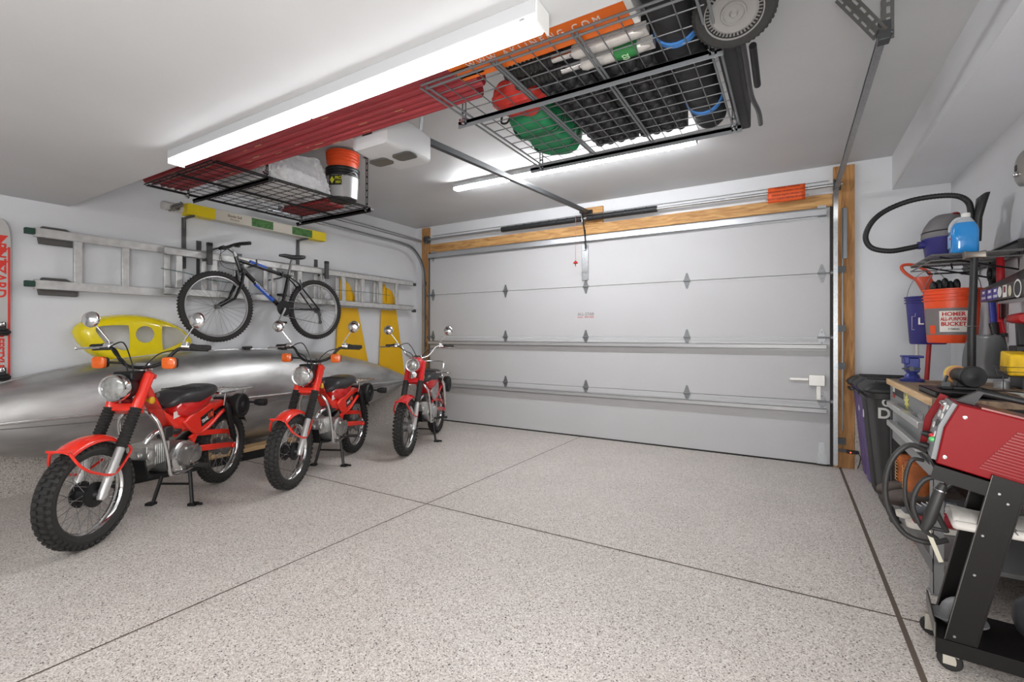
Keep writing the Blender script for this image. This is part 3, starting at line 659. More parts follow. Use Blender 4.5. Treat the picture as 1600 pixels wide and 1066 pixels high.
# --- canoe on its side
def hull_mat():
    m = bpy.data.materials.new('canoe_aluminium'); m.use_nodes = True; nt = m.node_tree; b = nt.nodes['Principled BSDF']; b.inputs['Metallic'].default_value = .85
    tc = nt.nodes.new('ShaderNodeTexCoord'); mp = nt.nodes.new('ShaderNodeMapping'); mp.inputs['Scale'].default_value = (1, .45, 1.3); nt.links.new(tc.outputs['Object'], mp.inputs[0])
    n = nt.nodes.new('ShaderNodeTexNoise'); n.inputs['Scale'].default_value = 5; n.inputs['Detail'].default_value = 6; n.inputs['Distortion'].default_value = .5; nt.links.new(mp.outputs[0], n.inputs[0])
    r = nt.nodes.new('ShaderNodeValToRGB'); r.color_ramp.elements[0].position = .3; r.color_ramp.elements[1].position = .7
    r.color_ramp.elements[0].color = (*lin((158, 158, 157)), 1); r.color_ramp.elements[1].color = (*lin((212, 212, 210)), 1)
    nt.links.new(n.outputs['Fac'], r.inputs[0]); nt.links.new(r.outputs[0], b.inputs['Base Color'])
    k = nt.nodes.new('ShaderNodeMapRange'); k.inputs['To Min'].default_value = .28; k.inputs['To Max'].default_value = .5; nt.links.new(n.outputs['Fac'], k.inputs['Value']); nt.links.new(k.outputs[0], b.inputs['Roughness'])
    n2 = nt.nodes.new('ShaderNodeTexNoise'); n2.inputs['Scale'].default_value = 3.5; n2.inputs['Detail'].default_value = 3; nt.links.new(mp.outputs[0], n2.inputs[0])
    bp = nt.nodes.new('ShaderNodeBump'); bp.inputs['Strength'].default_value = .22; bp.inputs['Distance'].default_value = .03; nt.links.new(n2.outputs['Fac'], bp.inputs['Height']); nt.links.new(bp.outputs[0], b.inputs['Normal'])
    return m
CYc, CL, CZ = 2.65, 2.26, .64
cn = thing('canoe', 'silver aluminium canoe lying on its side along the left wall', 'canoe', (-4.53, CYc, CZ))
def csec(t, a):
    """t -1..1 along the hull, a 0..pi from upper to lower gunwale"""
    k = max(0., 1 - abs(t) ** 2.2); w = .452 * k ** .85; d = .12 + .23 * k ** .45
    if abs(t) > .995: w = .004
    e = .78
    ca, sa = cos(a), sin(a)
    z = w * (abs(ca) ** e) * (1 if ca >= 0 else -1); x = d * (sa ** e if sa > 0 else 0)
    return V((-.24 + x + .03 * abs(t) ** 3, t * CL, z - .015 * t))
TS = [-1 + 2 * i / 60 for i in range(61)]
b = B(); b.grid(lambda uu, v: csec(-1 + 2 * uu, pi * v), 64, 28); hull = b.build('hull', hull_mat(), cn, solid=.004, ang=80)
keel = [csec(t, pi / 2) + V((.002, 0, 0)) for t in TS[1:-1]]
b = B(); b.rings([[p + V((-.006, 0, .014)), p + V((.010, 0, .009)), p + V((.013, 0, 0)), p + V((.010, 0, -.009)), p + V((-.006, 0, -.014))] for p in keel]); b.build('keel', mat('keel_aluminium', (215, 215, 213), .25, .9), cn)
b = B(); b.tube([csec(t, pi / 2 + .09) for t in TS[2:-2]], .0035, 6); b.build('hull_seam', mat('seam_dark', (110, 110, 108), .5, .6), cn)
for a, s in ((0.0, 1), (pi, -1)):
    b = B(); b.tube([csec(t, a) + V((-.004, 0, 0)) for t in TS[1:-1]], .012, 8); b.build('gunwale', ALU, cn)
for y in (2.71, 3.11):
    t = (y - CYc) / CL; p = csec(t, .12); b = B(); b.box(p + V((-.03, 0, .018)), (.04, .05, .03)); b.cyl(p + V((-.03, -.05, .025)), p + V((-.03, .05, .025)), .011, n=8); b.build('rack_clamp', BLACKP, cn, bevel=.004)
bd = thing('support_board', 'pale timber board on a black pad propping the canoe off the floor', 'board', (-4.52, 2.4, fl(2.4)))
B().span((-.06, -.9, .075), (.09, .65, .115)).build('timber', wood_mat('pine_y', (176, 138, 92), (214, 182, 138), 'Y'), bd, bevel=.004)
B().span((-.05, -.88, -.02), (.08, .63, .075)).build('foam_pad', BLACKP, bd)

# --- extension ladder
ld = thing('extension_ladder', 'long aluminium extension ladder hung level on the left wall behind the bicycle', 'ladder', (-4.77, 3.1, 1.8))
def rail(y0, y1, x, z): 
    b = B(); b.span((x, y0, z - .033), (x + .004, y1, z + .033)).span((x - .03, y0, z - .033), (x + .004, y1, z - .029)).span((x - .03, y0, z + .029), (x + .004, y1, z + .033)); return b
for (y0, y1, x, zt, zb, nm) in ((1.17, 4.80, -4.79, 2.0, 1.615, 'base'), (1.98, 5.13, -4.735, 1.985, 1.63, 'fly')):
    for z in (zt, zb): W(ld, rail(y0, y1, x, z).build('rail', ALUD))
    y = 1.42 if nm == 'base' else 2.10
    while y < y1 - .05:
        b = B(); b.box((x - .015, y, (zt + zb) / 2), (.03, .055, zt - zb - .05)); W(ld, b.build('rung', ALUD, bevel=.006)); y += .305 if nm == 'base' else .302
for z in (2.0, 1.615):
    b = B(); b.prism([(1.21, z - .075), (1.20, z - .01), (1.225, z + .058), (1.36, z + .058), (1.43, z + .02), (1.43, z - .075)], .04, yz(-4.875)); W(ld, b.build('foot', mat('foot_grey', (84, 82, 80), .7), bevel=.004))
    W(ld, B().span((-4.80, 1.115, z - .022), (-4.76, 1.17, z + .022)).build('tip_cap', mat('cap_green', (25, 62, 50), .6), bevel=.004))
    W(ld, B().span((-4.765, 5.13, z - .045), (-4.73, 5.20, z + .0)).build('end_cap', DARKG, bevel=.01))
W(ld, B().tube(smooth([(-4.72, 1.95, 1.82), (-4.71, 2.15, 1.80), (-4.72, 2.35, 1.76), (-4.71, 2.6, 1.75)]), .004, 6).tube(smooth([(-4.71, 3.7, 1.78), (-4.71, 4.2, 1.79), (-4.71, 4.65, 1.78)]), .003, 6).build('rope', mat('rope_green', (70, 105, 95), .8)))
for y in (2.33, 3.62):
    k = at('ladder_hook', 'dark padded wall hook holding the ladder, ' + ('above the bicycle front wheel' if y < 3 else 'above the bicycle rear wheel'), 'hook', (-4.88, y, 2.0))
    W(k, B().span((-4.888, y - .02, 1.80), (-4.875, y + .02, 2.14)).build('wall_plate', DARKG)); W(k, B().span((-4.875, y - .015, 1.94), (-4.70, y + .015, 1.965)).span((-4.70, y - .022, 1.90), (-4.675, y + .022, 2.09)).build('arm', mat('hook_grey', (70, 70, 70), .6)))
    W(k, B().span((-4.703, y - .024, 2.075), (-4.672, y + .024, 2.105)).build('rubber_tip', BLACKP, bevel=.004)); k['group'] = 'hooks holding the ladder'

# --- long carton on two wall brackets
for y, wd in ((2.20, 'left'), (3.38, 'right')):
    k = at('shelf_bracket', 'dark steel wall bracket under the %s end of the long carton' % wd, 'bracket', (-4.88, y, 2.3), 'brackets under the long carton')
    W(k, B().beam((-4.880, y, 1.86), (-4.880, y, 2.335), .035, .014, (1, 0, 0)).build('upright', mat('bracket_dark', (88, 88, 88), .5, .3), bevel=.002))
    W(k, B().tube(smooth([(-4.875, y, 2.24), (-4.868, y, 2.305), (-4.84, y, 2.328), (-4.70, y, 2.328)], 4), .012, 8).build('arm', mat('bracket_dark', (88, 88, 88), .5, .3)))
ct = thing('long_carton', 'long white carton with yellow ends and green pictures on wall brackets', 'carton', (-4.78, 2.9, 2.392))
b = B(); b.span((-.05, -.50, -.05), (.06, .50, .05)); b.build('body', mat('carton_white', (205, 200, 188), .6), ct, bevel=.002)
for a, c in ((-.74, -.50), (.50, .74)): B().span((-.05, a, -.05), (.06, c, .05)).build('yellow_end', mat('carton_yellow', (225, 200, 20), .5), ct, bevel=.002)
for a, c in ((-.15, .08), (.30, .55)): B().span((.0602, a, -.042), (.0612, c, .042)).build('picture', mat('carton_green', (62, 110, 50), .6, 0, .5, 40), ct)
text('printing', 'Shade Sail', .035, tm((.0615, -.32, .012), (0, 1, 0), (0, 0, 1)), mat('print_brown', (110, 85, 60), .6), ct)
text('printing', '8 ft x 6 in', .022, tm((.0615, -.32, -.02), (0, 1, 0), (0, 0, 1)), MATS['print_brown'], ct)
ro = thing('rolled_tube', 'white cardboard tube lying behind the long carton, its end sticking out', 'tube', (-4.85, 2.5, 2.36)); ro.location = (-4.825, 2.0, 2.40)
m = frame((0, 0, 0), (0, 1, 0)); b = B(); b.lathe([(.034, 0), (.038, 0), (.038, .17), (.03, .17), (.03, .01)], m, 20); b.build('tube', mat('tube_white', (200, 198, 195), .6), ro)
cl = thing('strap_bundle', 'crumpled grey ratchet strap at the left end of the long carton', 'strap', (-4.72, 2.07, 2.385))
b = B()
for i in range(5): b.tube(smooth([(.03 * cos(i * 2.1 + a) * (1 + .2 * i), .035 * sin(a * 1.3 + i), .035 * sin(i + a)) for a in (0, .8, 1.6, 2.4, 3.2, 4.0)], 4), .008, 6)
b.build('webbing', mat('strap_grey', (120, 116, 110), .6), cl)

# --- yellow cowl with two windows and a round hole
YEL = mat('yellow_fibreglass', (240, 218, 22), .22, coat=.5)
outl = smooth([(0, y, z) for y, z in ((1.355, 1.25), (1.40, 1.345), (1.55, 1.40), (1.74, 1.42), (1.95, 1.385), (2.12, 1.30), (2.205, 1.19), (2.15, 1.12), (1.97, 1.05), (1.76, 1.005), (1.60, 1.02), (1.45, 1.10))], 5, True)
cy = thing('yellow_cowl', 'glossy yellow fibreglass cowl with a round hole and two windows hung on the wall', 'cowl', (-4.88, 1.83, 1.215)); c0 = V((0, 1.78, 1.22))
b = B(); rs = []
for s in (1., .995, .97, .93, .88, .8, .6, .3, .05):
    x = .11 * (1 - s ** 9) ** .6 + .01
    rs.append([(p - c0) * s + V((x, 0, 0)) for p in outl])
b.rings(rs, caps=False)
b.bm.verts.ensure_lookup_table(); b._f(list(b.bm.verts)[-len(outl):])
cw = b.build('shell', YEL, cy, ang=60); q = cw.modifiers.new('s', 'SOLIDIFY'); q.thickness = .008; q.offset = -1
def cutter(poly):
    return B().prism([(y - 1.78, z - 1.22) for y, z in poly], .5, yz(-.1)).build('c', YEL)
pw = [p.yz for p in smooth([(0, *p) for p in ((1.47, 1.275), (1.50, 1.315), (1.66, 1.325), (1.685, 1.30), (1.69, 1.15), (1.67, 1.12), (1.62, 1.125), (1.53, 1.18))], 4, True)]
pw2 = [p.yz for p in smooth([(0, *p) for p in ((1.925, 1.30), (1.945, 1.32), (2.06, 1.30), (2.125, 1.235), (2.12, 1.20), (1.96, 1.12), (1.93, 1.13))], 4, True)]
cts = [cutter(pw), cutter(pw2), cutter([(1.80 + .068 * cos(a * pi / 16), 1.25 + .072 * sin(a * pi / 16)) for a in range(32)])]
for c in cts: c.location = cy.location
cw.parent = None; cw.location = cy.location; cut(cw, cts); cw.parent = cy; cw.location = (0, 0, 0)
cw.data.polygons.foreach_set('use_smooth', [True] * len(cw.data.polygons)); cw.data.set_sharp_from_angle(angle=R(50))
B().box((-.0, 0, .16), (.02, .05, .03)).build('hanging_cleat', DARKG, cy)

# --- two yellow boards (wing-shaped) leaning on the wall
YB2 = mat('amber_yellow_board', (228, 176, 14), .4)
for nm, pl in (('left', [(3.865, .60), (3.945, 1.945), (4.02, 1.945), (4.085, 1.89), (4.135, 1.795), (4.195, 1.69), (4.47, .60)]), ('right', [(4.59, .60), (4.665, 1.945), (4.705, 1.94), (4.715, 1.70), (4.73, 1.70), (4.735, 1.90), (4.83, 1.86), (4.885, 1.76), (5.10, .60)])):
    k = thing('yellow_board', 'tall tapering yellow board against the wall, %s one of the pair' % nm, 'board', (-4.872, (pl[0][0] + pl[-1][0]) / 2, .60), 0, 'yellow tapering boards')
    yc = k.location.y; B().prism([(y - yc, z - .60) for y, z in pl], .022, yz(-.0)).build('panel', YB2, k, bevel=.003)
    B().span((.0225, -.25, 1.035), (.026, -.20, 1.045)).build('slot', BLACKP, k)

# --- ski
sk = thing('ski', 'red and silver ski standing against the left wall at the picture edge', 'ski', (-4.84, 1.0, .60))
b = B(); w = .058; H2 = 2.07 - .60
b.prism([(-w, 0), (w, 0), (w * .93, .5), (w, H2 - .15), (w * .85, H2 - .06), (w * .45, H2 - .01), (0, H2), (-w * .45, H2 - .01), (-w * .85, H2 - .06), (-w, H2 - .15), (-w * .93, .5)], .014, yz(0)); b.build('core', mat('ski_silver', (190, 188, 185), .35, .2), sk, bevel=.002)
for y in (-.052, .048): B().span((.0142, y - .006, .02), (.0152, y + .006, H2 - .2)).build('stripe', mat('ski_red', (215, 50, 35), .35), sk)
b = B()
for z, s in ((H2 - .30, 1), (H2 - .21, 1), (H2 - .12, 1)): b.prism([(-.045, z), (.045, z), (0, z - .07)], .0012, yz(.0142))
b.build('triangles', MATS['ski_red'], sk)
text('lettering', 'BLIZZARD', .085, tm((.0158, .0, 1.10), (0, 0, -1), (0, 1, 0)), MATS['ski_red'], sk, bold=.002)
text('lettering', 'FREESTYLE', .06, tm((.0158, .0, .54), (0, 0, -1), (0, 1, 0)), MATS['ski_red'], sk, bold=.002)
for z in (.66, .34):
    b = B(); b.box((.03, 0, z), (.03, .085, .05)); b.box((.045, .0, z + .04), (.03, .05, .06)); b.cyl((.05, -.05, z), (.05, .05, z), .012, n=10); bn = b.build('binding', BLACKP, sk, bevel=.006)
    B().lathe([(.016, 0), (.016, .01), (.008, .014)], frame((.058, 0, z + .055), (1, 0, 0)), 14).build('binding_dial', CHROME, bn)

# --- bicycle
BX = -4.62
bi = thing('bicycle', 'black mountain bike with blue accents hung on the left wall', 'bicycle', (BX, 2.9, 1.5))
def Q(y, z, x=0): return V((x, y - 2.9, z - 1.5))
BF = mat('bike_black', (20, 20, 22), .25, coat=.5); BB_ = mat('bike_blue', (45, 90, 190), .3)
fa, ra, bbk, st, h0, h1 = Q(2.365, 1.505), Q(3.425, 1.525), Q(3.01, 1.52), Q(3.085, 1.86), Q(2.575, 1.885), Q(2.535, 2.0)
for c, nm in ((fa, 0), (ra, 1)):
    m = frame(c, (1, 0, 0), (0, 1, 0)); r0 = .315
    b = B(); b.lathe([(.275, -.011), (.283, -.012), (.290, -.009), (.283, 0), (.290, .009), (.283, .012), (.275, .011), (.268, 0)], m, 48, close=True); rim = b.build('wheel_rim', mat('bike_rim', (190, 190, 190), .3, .8), bi)
    b = B(); b.lathe([(.284, -.015), (.295, -.024), (.312, -.026), (.326, -.018), (.330, 0), (.326, .018), (.312, .026), (.295, .024), (.284, .015)], m, 56, close=True)
    for i in range(70):
        for s in (-1, 1): b.box((0, 0, s * .012), (.006, .012, .014), m @ M4.Rotation(2 * pi * (i + .25 * s) / 70, 4, 'Z') @ M4.Translation((.330, 0, 0)))
    b.build('tyre', TYRE, rim)
    b = B()
    for i in range(32):
        a = 2 * pi * i / 32; k = .6 * (1 if (i // 2) % 2 else -1); s = 1 if i % 2 else -1
        b.cyl(m @ V((.272 * cos(a), .272 * sin(a), 0)), m @ V((.02 * cos(a + k), .02 * sin(a + k), s * .028)), .0012, n=4)
    b.build('spokes', STEEL, rim)
    B().lathe([(.006, -.055), (.012, -.05), (.022, -.03), (.014, -.024), (.014, .024), (.022, .03), (.012, .05), (.006, .055)], m, 14).build('hub', STEEL, rim)
b = B()
for p0, p1, r in ((h0, h1, .020), (h1 * .75 + h0 * .25, st, .018), (h0 * .8 + h1 * .2, bbk, .022), (bbk, st, .017)): b.cyl(p0, p1, r, n=14)
b.cyl(bbk - V((.035, 0, 0)), bbk + V((.035, 0, 0)), .022)
for s in (-1, 1):
    e = V((s * .06, 0, 0)); k = V((s * .02, 0, 0)); b.tube([bbk + k, bbk + V((s * .045, .08, 0)), ra + e], .010, 10); b.tube([st + k, st + V((s * .04, .09, -.06)), ra + e], .008, 10)
b.build('frame', BF, bi)
dv = (bbk - h0); B().cyl(h0 + dv * .35, h0 + dv * .78, .0228, n=14).build('blue_panel', BB_, bi); v2 = st - h1; B().cyl(h1 + v2 * .25, h1 + v2 * .55, .0187, n=14).build('blue_panel', BB_, bi)
text('lettering', 'MONGOOSE', .034, tm(h0 + dv * .48 + V((.0235, 0, 0)), dv, (0, .5, .5)), WHITE, bi)
b = B(); fd = (h0 - h1).normalized(); cr = h0 + fd * .03
b.cyl(h0, cr, .017); b.box(cr, (.13, .035, .03))
for s in (-1, 1): b.tube([cr + V((s * .05, 0, 0)), cr + V((s * .055, -.03, -.14)), cr + V((s * .055, -.09, -.27)), fa + V((s * .052, 0, 0))], [.016, .016, .012, .009], 12)
b.build('fork', BF, bi)
b = B(); top = h1 - fd * .035; b.cyl(h1, top, .018); b.cyl(top, top + V((0, -.07, .04)), .014, n=12); hc = top + V((0, -.075, .045))
b.build('stem', STEEL, bi)
b = B(); b.tube(smooth([hc + V((.27, .07, .02)), hc + V((.12, .03, .02)), hc + V((.04, 0, 0)), hc - V((.04, 0, 0)), hc + V((-.12, .03, .02)), hc + V((-.25, .07, .02))], 4), .0125, 10); b.build('handlebar', BLACKM, bi)
for s in (-1, 1):
    b = B(); e = .27 if s > 0 else -.25
    b.tube([hc + V((e, .07, .02)), hc + V((e - s * .12, .04, .02))], .017, 12); b.build('grip', RUBBER, bi)
    b = B(); b.tube(smooth([hc + V((e - s * .13, .03, .015)), hc + V((e - s * .11, -.03, -.01)), hc + V((e - s * .02, -.02, -.015))], 4), .006, 8); b.box(hc + V((e - s * .14, .03, .005)), (.04, .035, .03)); b.build('brake_lever', BLACKP, bi)
b = B(); sd = (st - bbk).normalized(); sp = st + sd * .19; b.cyl(st, sp, .0135); b.build('seat_post', STEEL, bi)
b = B(); b.cyl(st - sd * .01, st + sd * .02, .022); b.tube([st + V((0, 0, .01)), st + V((.03, .03, .01))], .006); b.build('seat_clamp', BLACKM, bi)
b = B(); sc = sp + V((0, 0, .03)); b.loft([(sc + V((0, -.14, .0)), (0.012, 0, 0), (0, 0, .012), 2.4), (sc + V((0, -.08, .005)), (.022, 0, 0), (0, 0, .02), 2.4), (sc, (.035, 0, 0), (0, 0, .024), 2.6), (sc + V((0, .07, .005)), (.07, 0, 0), (0, 0, .026), 2.8), (sc + V((0, .12, .012)), (.072, 0, 0), (0, 0, .022), 2.8), (sc + V((0, .135, .012)), (.05, 0, 0), (0, 0, .014), 2.4)], 18); b.build('saddle', SEATM, bi)
m = frame(bbk, (1, 0, 0), (0, 1, 0))
b = B(); N = 40
for rr, x in ((.085, .045), (.07, .038)):
    b.prism([((rr if i % 2 else rr - .007) * cos(pi * i / N), (rr if i % 2 else rr - .007) * sin(pi * i / N)) for i in range(2 * N)], .003, m @ M4.Translation((0, 0, x)))
b.build('chainring', BLACKM, bi)
cd = V((0, -.075, -.155)).normalized()
for s in (-1, 1):
    e = bbk + V((s * .06, 0, 0)); pd = e + cd * .17 * s; b = B(); b.tube([e, pd], [.014, .010], 10); cr_ = b.build('crank', ALU, bi)
    b = B(); b.box(pd + V((s * .055, 0, 0)), (.085, .07, .022)); b.build('pedal', BLACKP, cr_, bevel=.004)
b = B(); m = frame(ra, (1, 0, 0), (0, 1, 0))
for i in range(6): b.lathe([(.02, 0), (.045 - i * .005, 0), (.045 - i * .005, .002), (.02, .002)], m @ M4.Translation((0, 0, .02 + i * .005)), 20)
b.build('cassette', STEEL, bi)
b = B(); d1 = ra + V((.05, .01, -.06)); d2 = ra + V((.05, .02, -.14)); b.beam(ra + V((.05, 0, 0)), d1, .012, .025); b.beam(d1, d2, .01, .022)
for q in (d1, d2): b.lathe([(.02, -.004), (.02, .004)], frame(q, (1, 0, 0)), 14)
b.build('derailleur', DARKG, bi)
b = B(); ct_, cb_ = bbk + V((.045, .0, .082)), bbk + V((.045, 0, -.082)); b.tube([ra + V((.045, 0, .04)), ct_], .004, 6); b.tube([cb_, d2 + V((0, -.0, -.02))], .004, 6); b.build('chain', STEEL, bi)
b = B()
for c, s in ((h0 + V((.02, -.045, -.06)), 1), (st + V((.02, .11, -.05)), 1)): b.beam(c + V((.02, 0, .03)), c + V((.03, .02, -.07)), .02, .012)
b.tube(smooth([hc + V((.1, 0, 0)), hc + V((.1, -.1, -.05)), hc + V((.06, -.06, -.16)), h0 + V((.02, -.03, .05))], 5), .003, 6); b.tube(smooth([hc + V((.14, 0, 0)), hc + V((.12, -.12, -.1)), hc + V((.05, -.05, -.2)), h0 + V((.025, .03, -.03))], 5), .003, 6)
b.build('brakes_and_cables', DARKG, bi)
for y, z in ((2.72, 1.975), (3.0, 1.885)):
    k = at('bicycle_hook', 'dark wall hook under the bicycle top tube, nearer its ' + ('handlebar' if y < 2.9 else 'saddle'), 'hook', (-4.88, y, z), 'hooks under the bicycle top tube')
    W(k, B().span((-4.888, y - .02, z - .12), (-4.878, y + .02, z + .1)).build('wall_plate', DARKG)); W(k, B().tube(smooth([(-4.88, y, z - .06), (-4.75, y, z - .05), (BX - .02, y, z - .045), (BX + .03, y, z - .03), (BX + .035, y, z + .02)], 4), .008, 8).build('arm', DARKG))
# ================================================================== ceiling racks and what lies on them
WIRE = mat('rack_wire', (120, 122, 124), .4, .5); RACKM = mat('rack_frame', (118, 121, 124), .5, .15); RACKB = mat('rack_black', (34, 34, 36), .4, .4)
ZR = 2.40
def rack(label, x0, x1, y0, y1, wm, fm, seams, posts, name='ceiling_rack'):
    t = thing(name, label, 'ceiling rack', ((x0 + x1) / 2, (y0 + y1) / 2, ZR), 0, 'wire ceiling racks'); 
    b = B(); n = round((x1 - x0) / .095)
    for i in range(1, n): x = x0 + (x1 - x0) * i / n; b.cyl((x, y0, ZR), (x, y1, ZR), .0027, n=6)
    n = round((y1 - y0) / .098)
    for i in range(1, n): y = y0 + (y1 - y0) * i / n; b.cyl((x0, y, ZR + .005), (x1, y, ZR + .005), .0027, n=6)
    o = W(t, b.build('wire_deck', wm)); o['kind'] = 'stuff'
    for p0, p1 in (((x0, y0), (x0, y1)), ((x1, y0), (x1, y1)), ((x0, y0), (x1, y0)), ((x0, y1), (x1, y1))):
        d = (V((*p1, 0)) - V((*p0, 0))).normalized(); sd = V((d.y, -d.x, 0)) * .017
        for k in (-1, 1): W(t, B().cyl(V((*p0, ZR - .004)) + sd * k, V((*p1, ZR - .004)) + sd * k, .0052, n=8).build('edge_wire', fm))
    for x in seams: W(t, B().cyl((x - .008, y0, ZR - .004), (x - .008, y1, ZR - .004), .0055, n=8).build('seam_wire', fm)); W(t, B().cyl((x + .008, y0, ZR - .004), (x + .008, y1, ZR - .004), .0055, n=8).build('seam_wire', fm))
    for y in (2.045, y1 + .01):
        b = B(); b.span((x0 - .08 if x0 < -4 else x0 - .07, y - .018, ZR - .032), (x1 + .03, y + .018, ZR - .012)).span((x0 - .07, y - .018, ZR - .05), (x1 + .03, y - .015, ZR - .012)); W(t, b.build('cross_beam', fm, bevel=.002))
    for (x, y) in posts:
        b = B()
        k = 8
        for i in range(k):
            z0 = ZR - .04 + (ZC - ZR + .04) * i / k; z1 = ZR - .04 + (ZC - ZR + .04) * (i + 1) / k
            b.span((x - .014, y - .0015, z0), (x - .006, y + .0015, z1)).span((x + .006, y - .0015, z0), (x + .014, y + .0015, z1)).span((x - .014, y - .0015, z0), (x + .014, y + .0015, z0 + .012))
        b.span((x - .03, y - .02, ZC - .004), (x + .03, y + .02, ZC))
        W(t, b.build('hanging_post', fm))
        b = B()
        for q in ((-.012, 0), (.014, .004), (0, -.014)): b.cyl((x + q[0], y - .022, ZR - .02 + q[1]), (x + q[0], y - .006, ZR - .02 + q[1]), .007, n=8)
        W(t, b.build('bolts', CHROME))
    return t
rack('black wire ceiling rack by the left wall, holding a bucket and a plastic-wrapped bundle', -4.27, -3.30, 1.67, 3.0, RACKB, RACKB, (-3.8,), ((-3.31, 2.985), (-3.16, 1.95), (-4.25, 2.985), (-4.25, 1.95)))
rack('grey wire ceiling rack in front of the viewer, loaded with duffels and black mats', -1.475, -.265, 1.67, 2.85, WIRE, RACKM, (-1.08, -.715), ((-1.50, 2.02), (-.27, 2.02), (-1.46, 2.84), (-.27, 2.84)))

# long red boards spanning both racks
REDB = mat('dusty_red', (150, 46, 52), .45, 0, .22, 9, .1, stretch=(.3, 3, 3))
for i, (y, wd, h, nm) in enumerate(((1.545, .17, .09, 'widest, beside the strip light'), (1.695, .10, .07, 'middle one'), (1.80, .085, .065, 'third, second from the far side'), (1.89, .075, .06, 'farthest from the strip light'))):
    k = thing('red_beam', 'long scuffed red beam spanning the two ceiling racks, ' + nm, 'beam', (-2.7, y, ZR + .012), 0, 'long red beams on the ceiling racks')
    x0, x1 = (-1.58, 1.60 - .07 * i)
    b = B(); b.prism([(-wd / 2, .02), (-wd / 2 + .012, 0), (-wd / 6, .0), (-wd / 6 + .006, .008), (wd / 6 - .006, .008), (wd / 6, 0), (wd / 2 - .012, 0), (wd / 2, .02), (wd / 2, h - .02), (wd / 2 - .012, h), (-wd / 2 + .012, h), (-wd / 2, h - .02)], x1 - x0, frame((x0, 0, 0), (1, 0, 0), (0, 1, 0))); b.build('beam', REDB, k, bevel=.002)
    b = B(); rr = random.Random(i)
    for j in range(9): x = rr.uniform(x0 + .2, x1 - .4); yy = rr.uniform(-wd / 3, wd / 3); b.box((x, yy, -.0006), (rr.uniform(.02, .09), rr.uniform(.002, .006), .001), M4.Identity(4))
    q = b.build('scratches', mat('scratch_tan', (205, 170, 120), .6), k); q['kind'] = 'stuff'

# --- left rack contents
def bucket(t, h, r0, r1, body, ribs=True, z0=0, nr=(.80, .86, .92)):
    b = B(); p = [(r0 * .6, z0 + .004), (r0 - .006, z0), (r0, z0 + .008)]
    rad = lambda q: r0 + (r1 - r0) * q
    p += [(rad(.74), z0 + h * .74)]
    for q in nr: p += [(rad(q), z0 + h * q), (rad(q) + .010, z0 + h * q + .002), (rad(q) + .010, z0 + h * q + .008), (rad(q), z0 + h * q + .010)]
    p += [(r1, z0 + h * .97), (r1 + .008, z0 + h * .975), (r1 + .008, z0 + h), (r1 - .004, z0 + h), (r1 - .006, z0 + h * .9), (r0 - .006, z0 + .012), (.001, z0 + .012)]
    b.lathe(p, M4.Identity(4), 36); return b.build('pail', body, t)
bk = thing('dark_bucket', 'dark pail with a yellow and silver label on the left ceiling rack', 'bucket', (-3.385, 2.78, ZR + .012)); 
bucket(bk, .27, .115, .135, mat('pail_black', (30, 30, 31), .4), nr=(.8, .88))
b = B(); b.grid(lambda u_, v_: V(((.1275 + .010 * v_) * cos(R(-150 + 190 * u_)), (.1275 + .010 * v_) * sin(R(-150 + 190 * u_)), .012 + .18 * v_)), 30, 1); b.build('label', mat('label_silver', (178, 178, 178), .3, .4), bk, ang=60)
lm = tm((.02, -.140, .135), (.99, -.1, 0), (0, 0, 1))
va = V((.43, -.9, 0)).normalized(); rt = V((.9, .43, 0)); 
b = B(); b.box((0, 0, 0), (.11, .085, .002), tm(va * .1395 + V((0, 0, .145)), rt, (0, 0, 1))); lb = b.build('label_panel', mat('label_black', (22, 22, 22), .4), bk)
YL = mat('label_lime', (190, 190, 40), .5)
text('lettering', 'PRO', .04, tm(va * .1415 + rt * .026 + V((0, 0, .16)), rt, (0, 0, 1)), YL, bk, sx=.8, bold=.001); text('lettering', 'MIX', .03, tm(va * .1415 + rt * .026 + V((0, 0, .125)), rt, (0, 0, 1)), YL, bk, sx=.9, bold=.001)
b = B(); b.prism([(-.02, 0), (0, -.032), (.02, 0), (0, .032)], .0015, tm(va * .1405 - rt * .028 + V((0, 0, .145)), rt, (0, 0, 1))); b.build('diamond', YL, bk)
B().tube([V((.145 * cos(a), .145 * sin(a) * .95, .235 - .09 * abs(sin(a + .0)))) for a in [R(-90 + 18 * i) for i in range(11)]], .003, 6).build('bail_handle', STEEL, bk)
bo = thing('orange_bucket', 'orange pail nested upside up in the dark pail on the left rack', 'bucket', (-3.385, 2.78, ZR + .10)); bucket(bo, .325, .11, .132, mat('pail_orange', (235, 86, 35), .4), nr=(.72, .80, .88, .94))
bg = thing('plastic_bundle', 'bundle wrapped in crinkled clear plastic beside the pails on the left rack', 'bundle', (-3.66, 2.32, ZR + .012))
rr = random.Random(3); b = B(); pls = mat('clear_wrap', (218, 218, 220), .12, 0, .12, 22, 1.0, alpha=.6)
def bagf(u_, v_):
    a = 2 * pi * u_; e = .32; ca, sa = cos(a), sin(a); x = .36 * abs(ca) ** e * (1 if ca > 0 else -1); y = .30 * abs(sa) ** e * (1 if sa > 0 else -1)
    k = 1 - .16 * v_ ** 2 + .03 * sin(9 * a + 5 * v_) + .02 * sin(23 * a + 19 * v_) + .014 * sin(41 * a - 13 * v_); return V((x * k, y * k, .25 * v_ + .03 * sin(7 * a) * v_))
b.grid(bagf, 90, 14, True); b.build('wrap', pls, bg, ang=20)
b = B(); b.grid(lambda u_, v_: V((.26 * (2 * u_ - 1), .22 * (2 * v_ - 1), .26 + .02 * sin(20 * u_) * cos(17 * v_))), 20, 20); b.build('wrap_top', pls, bg)
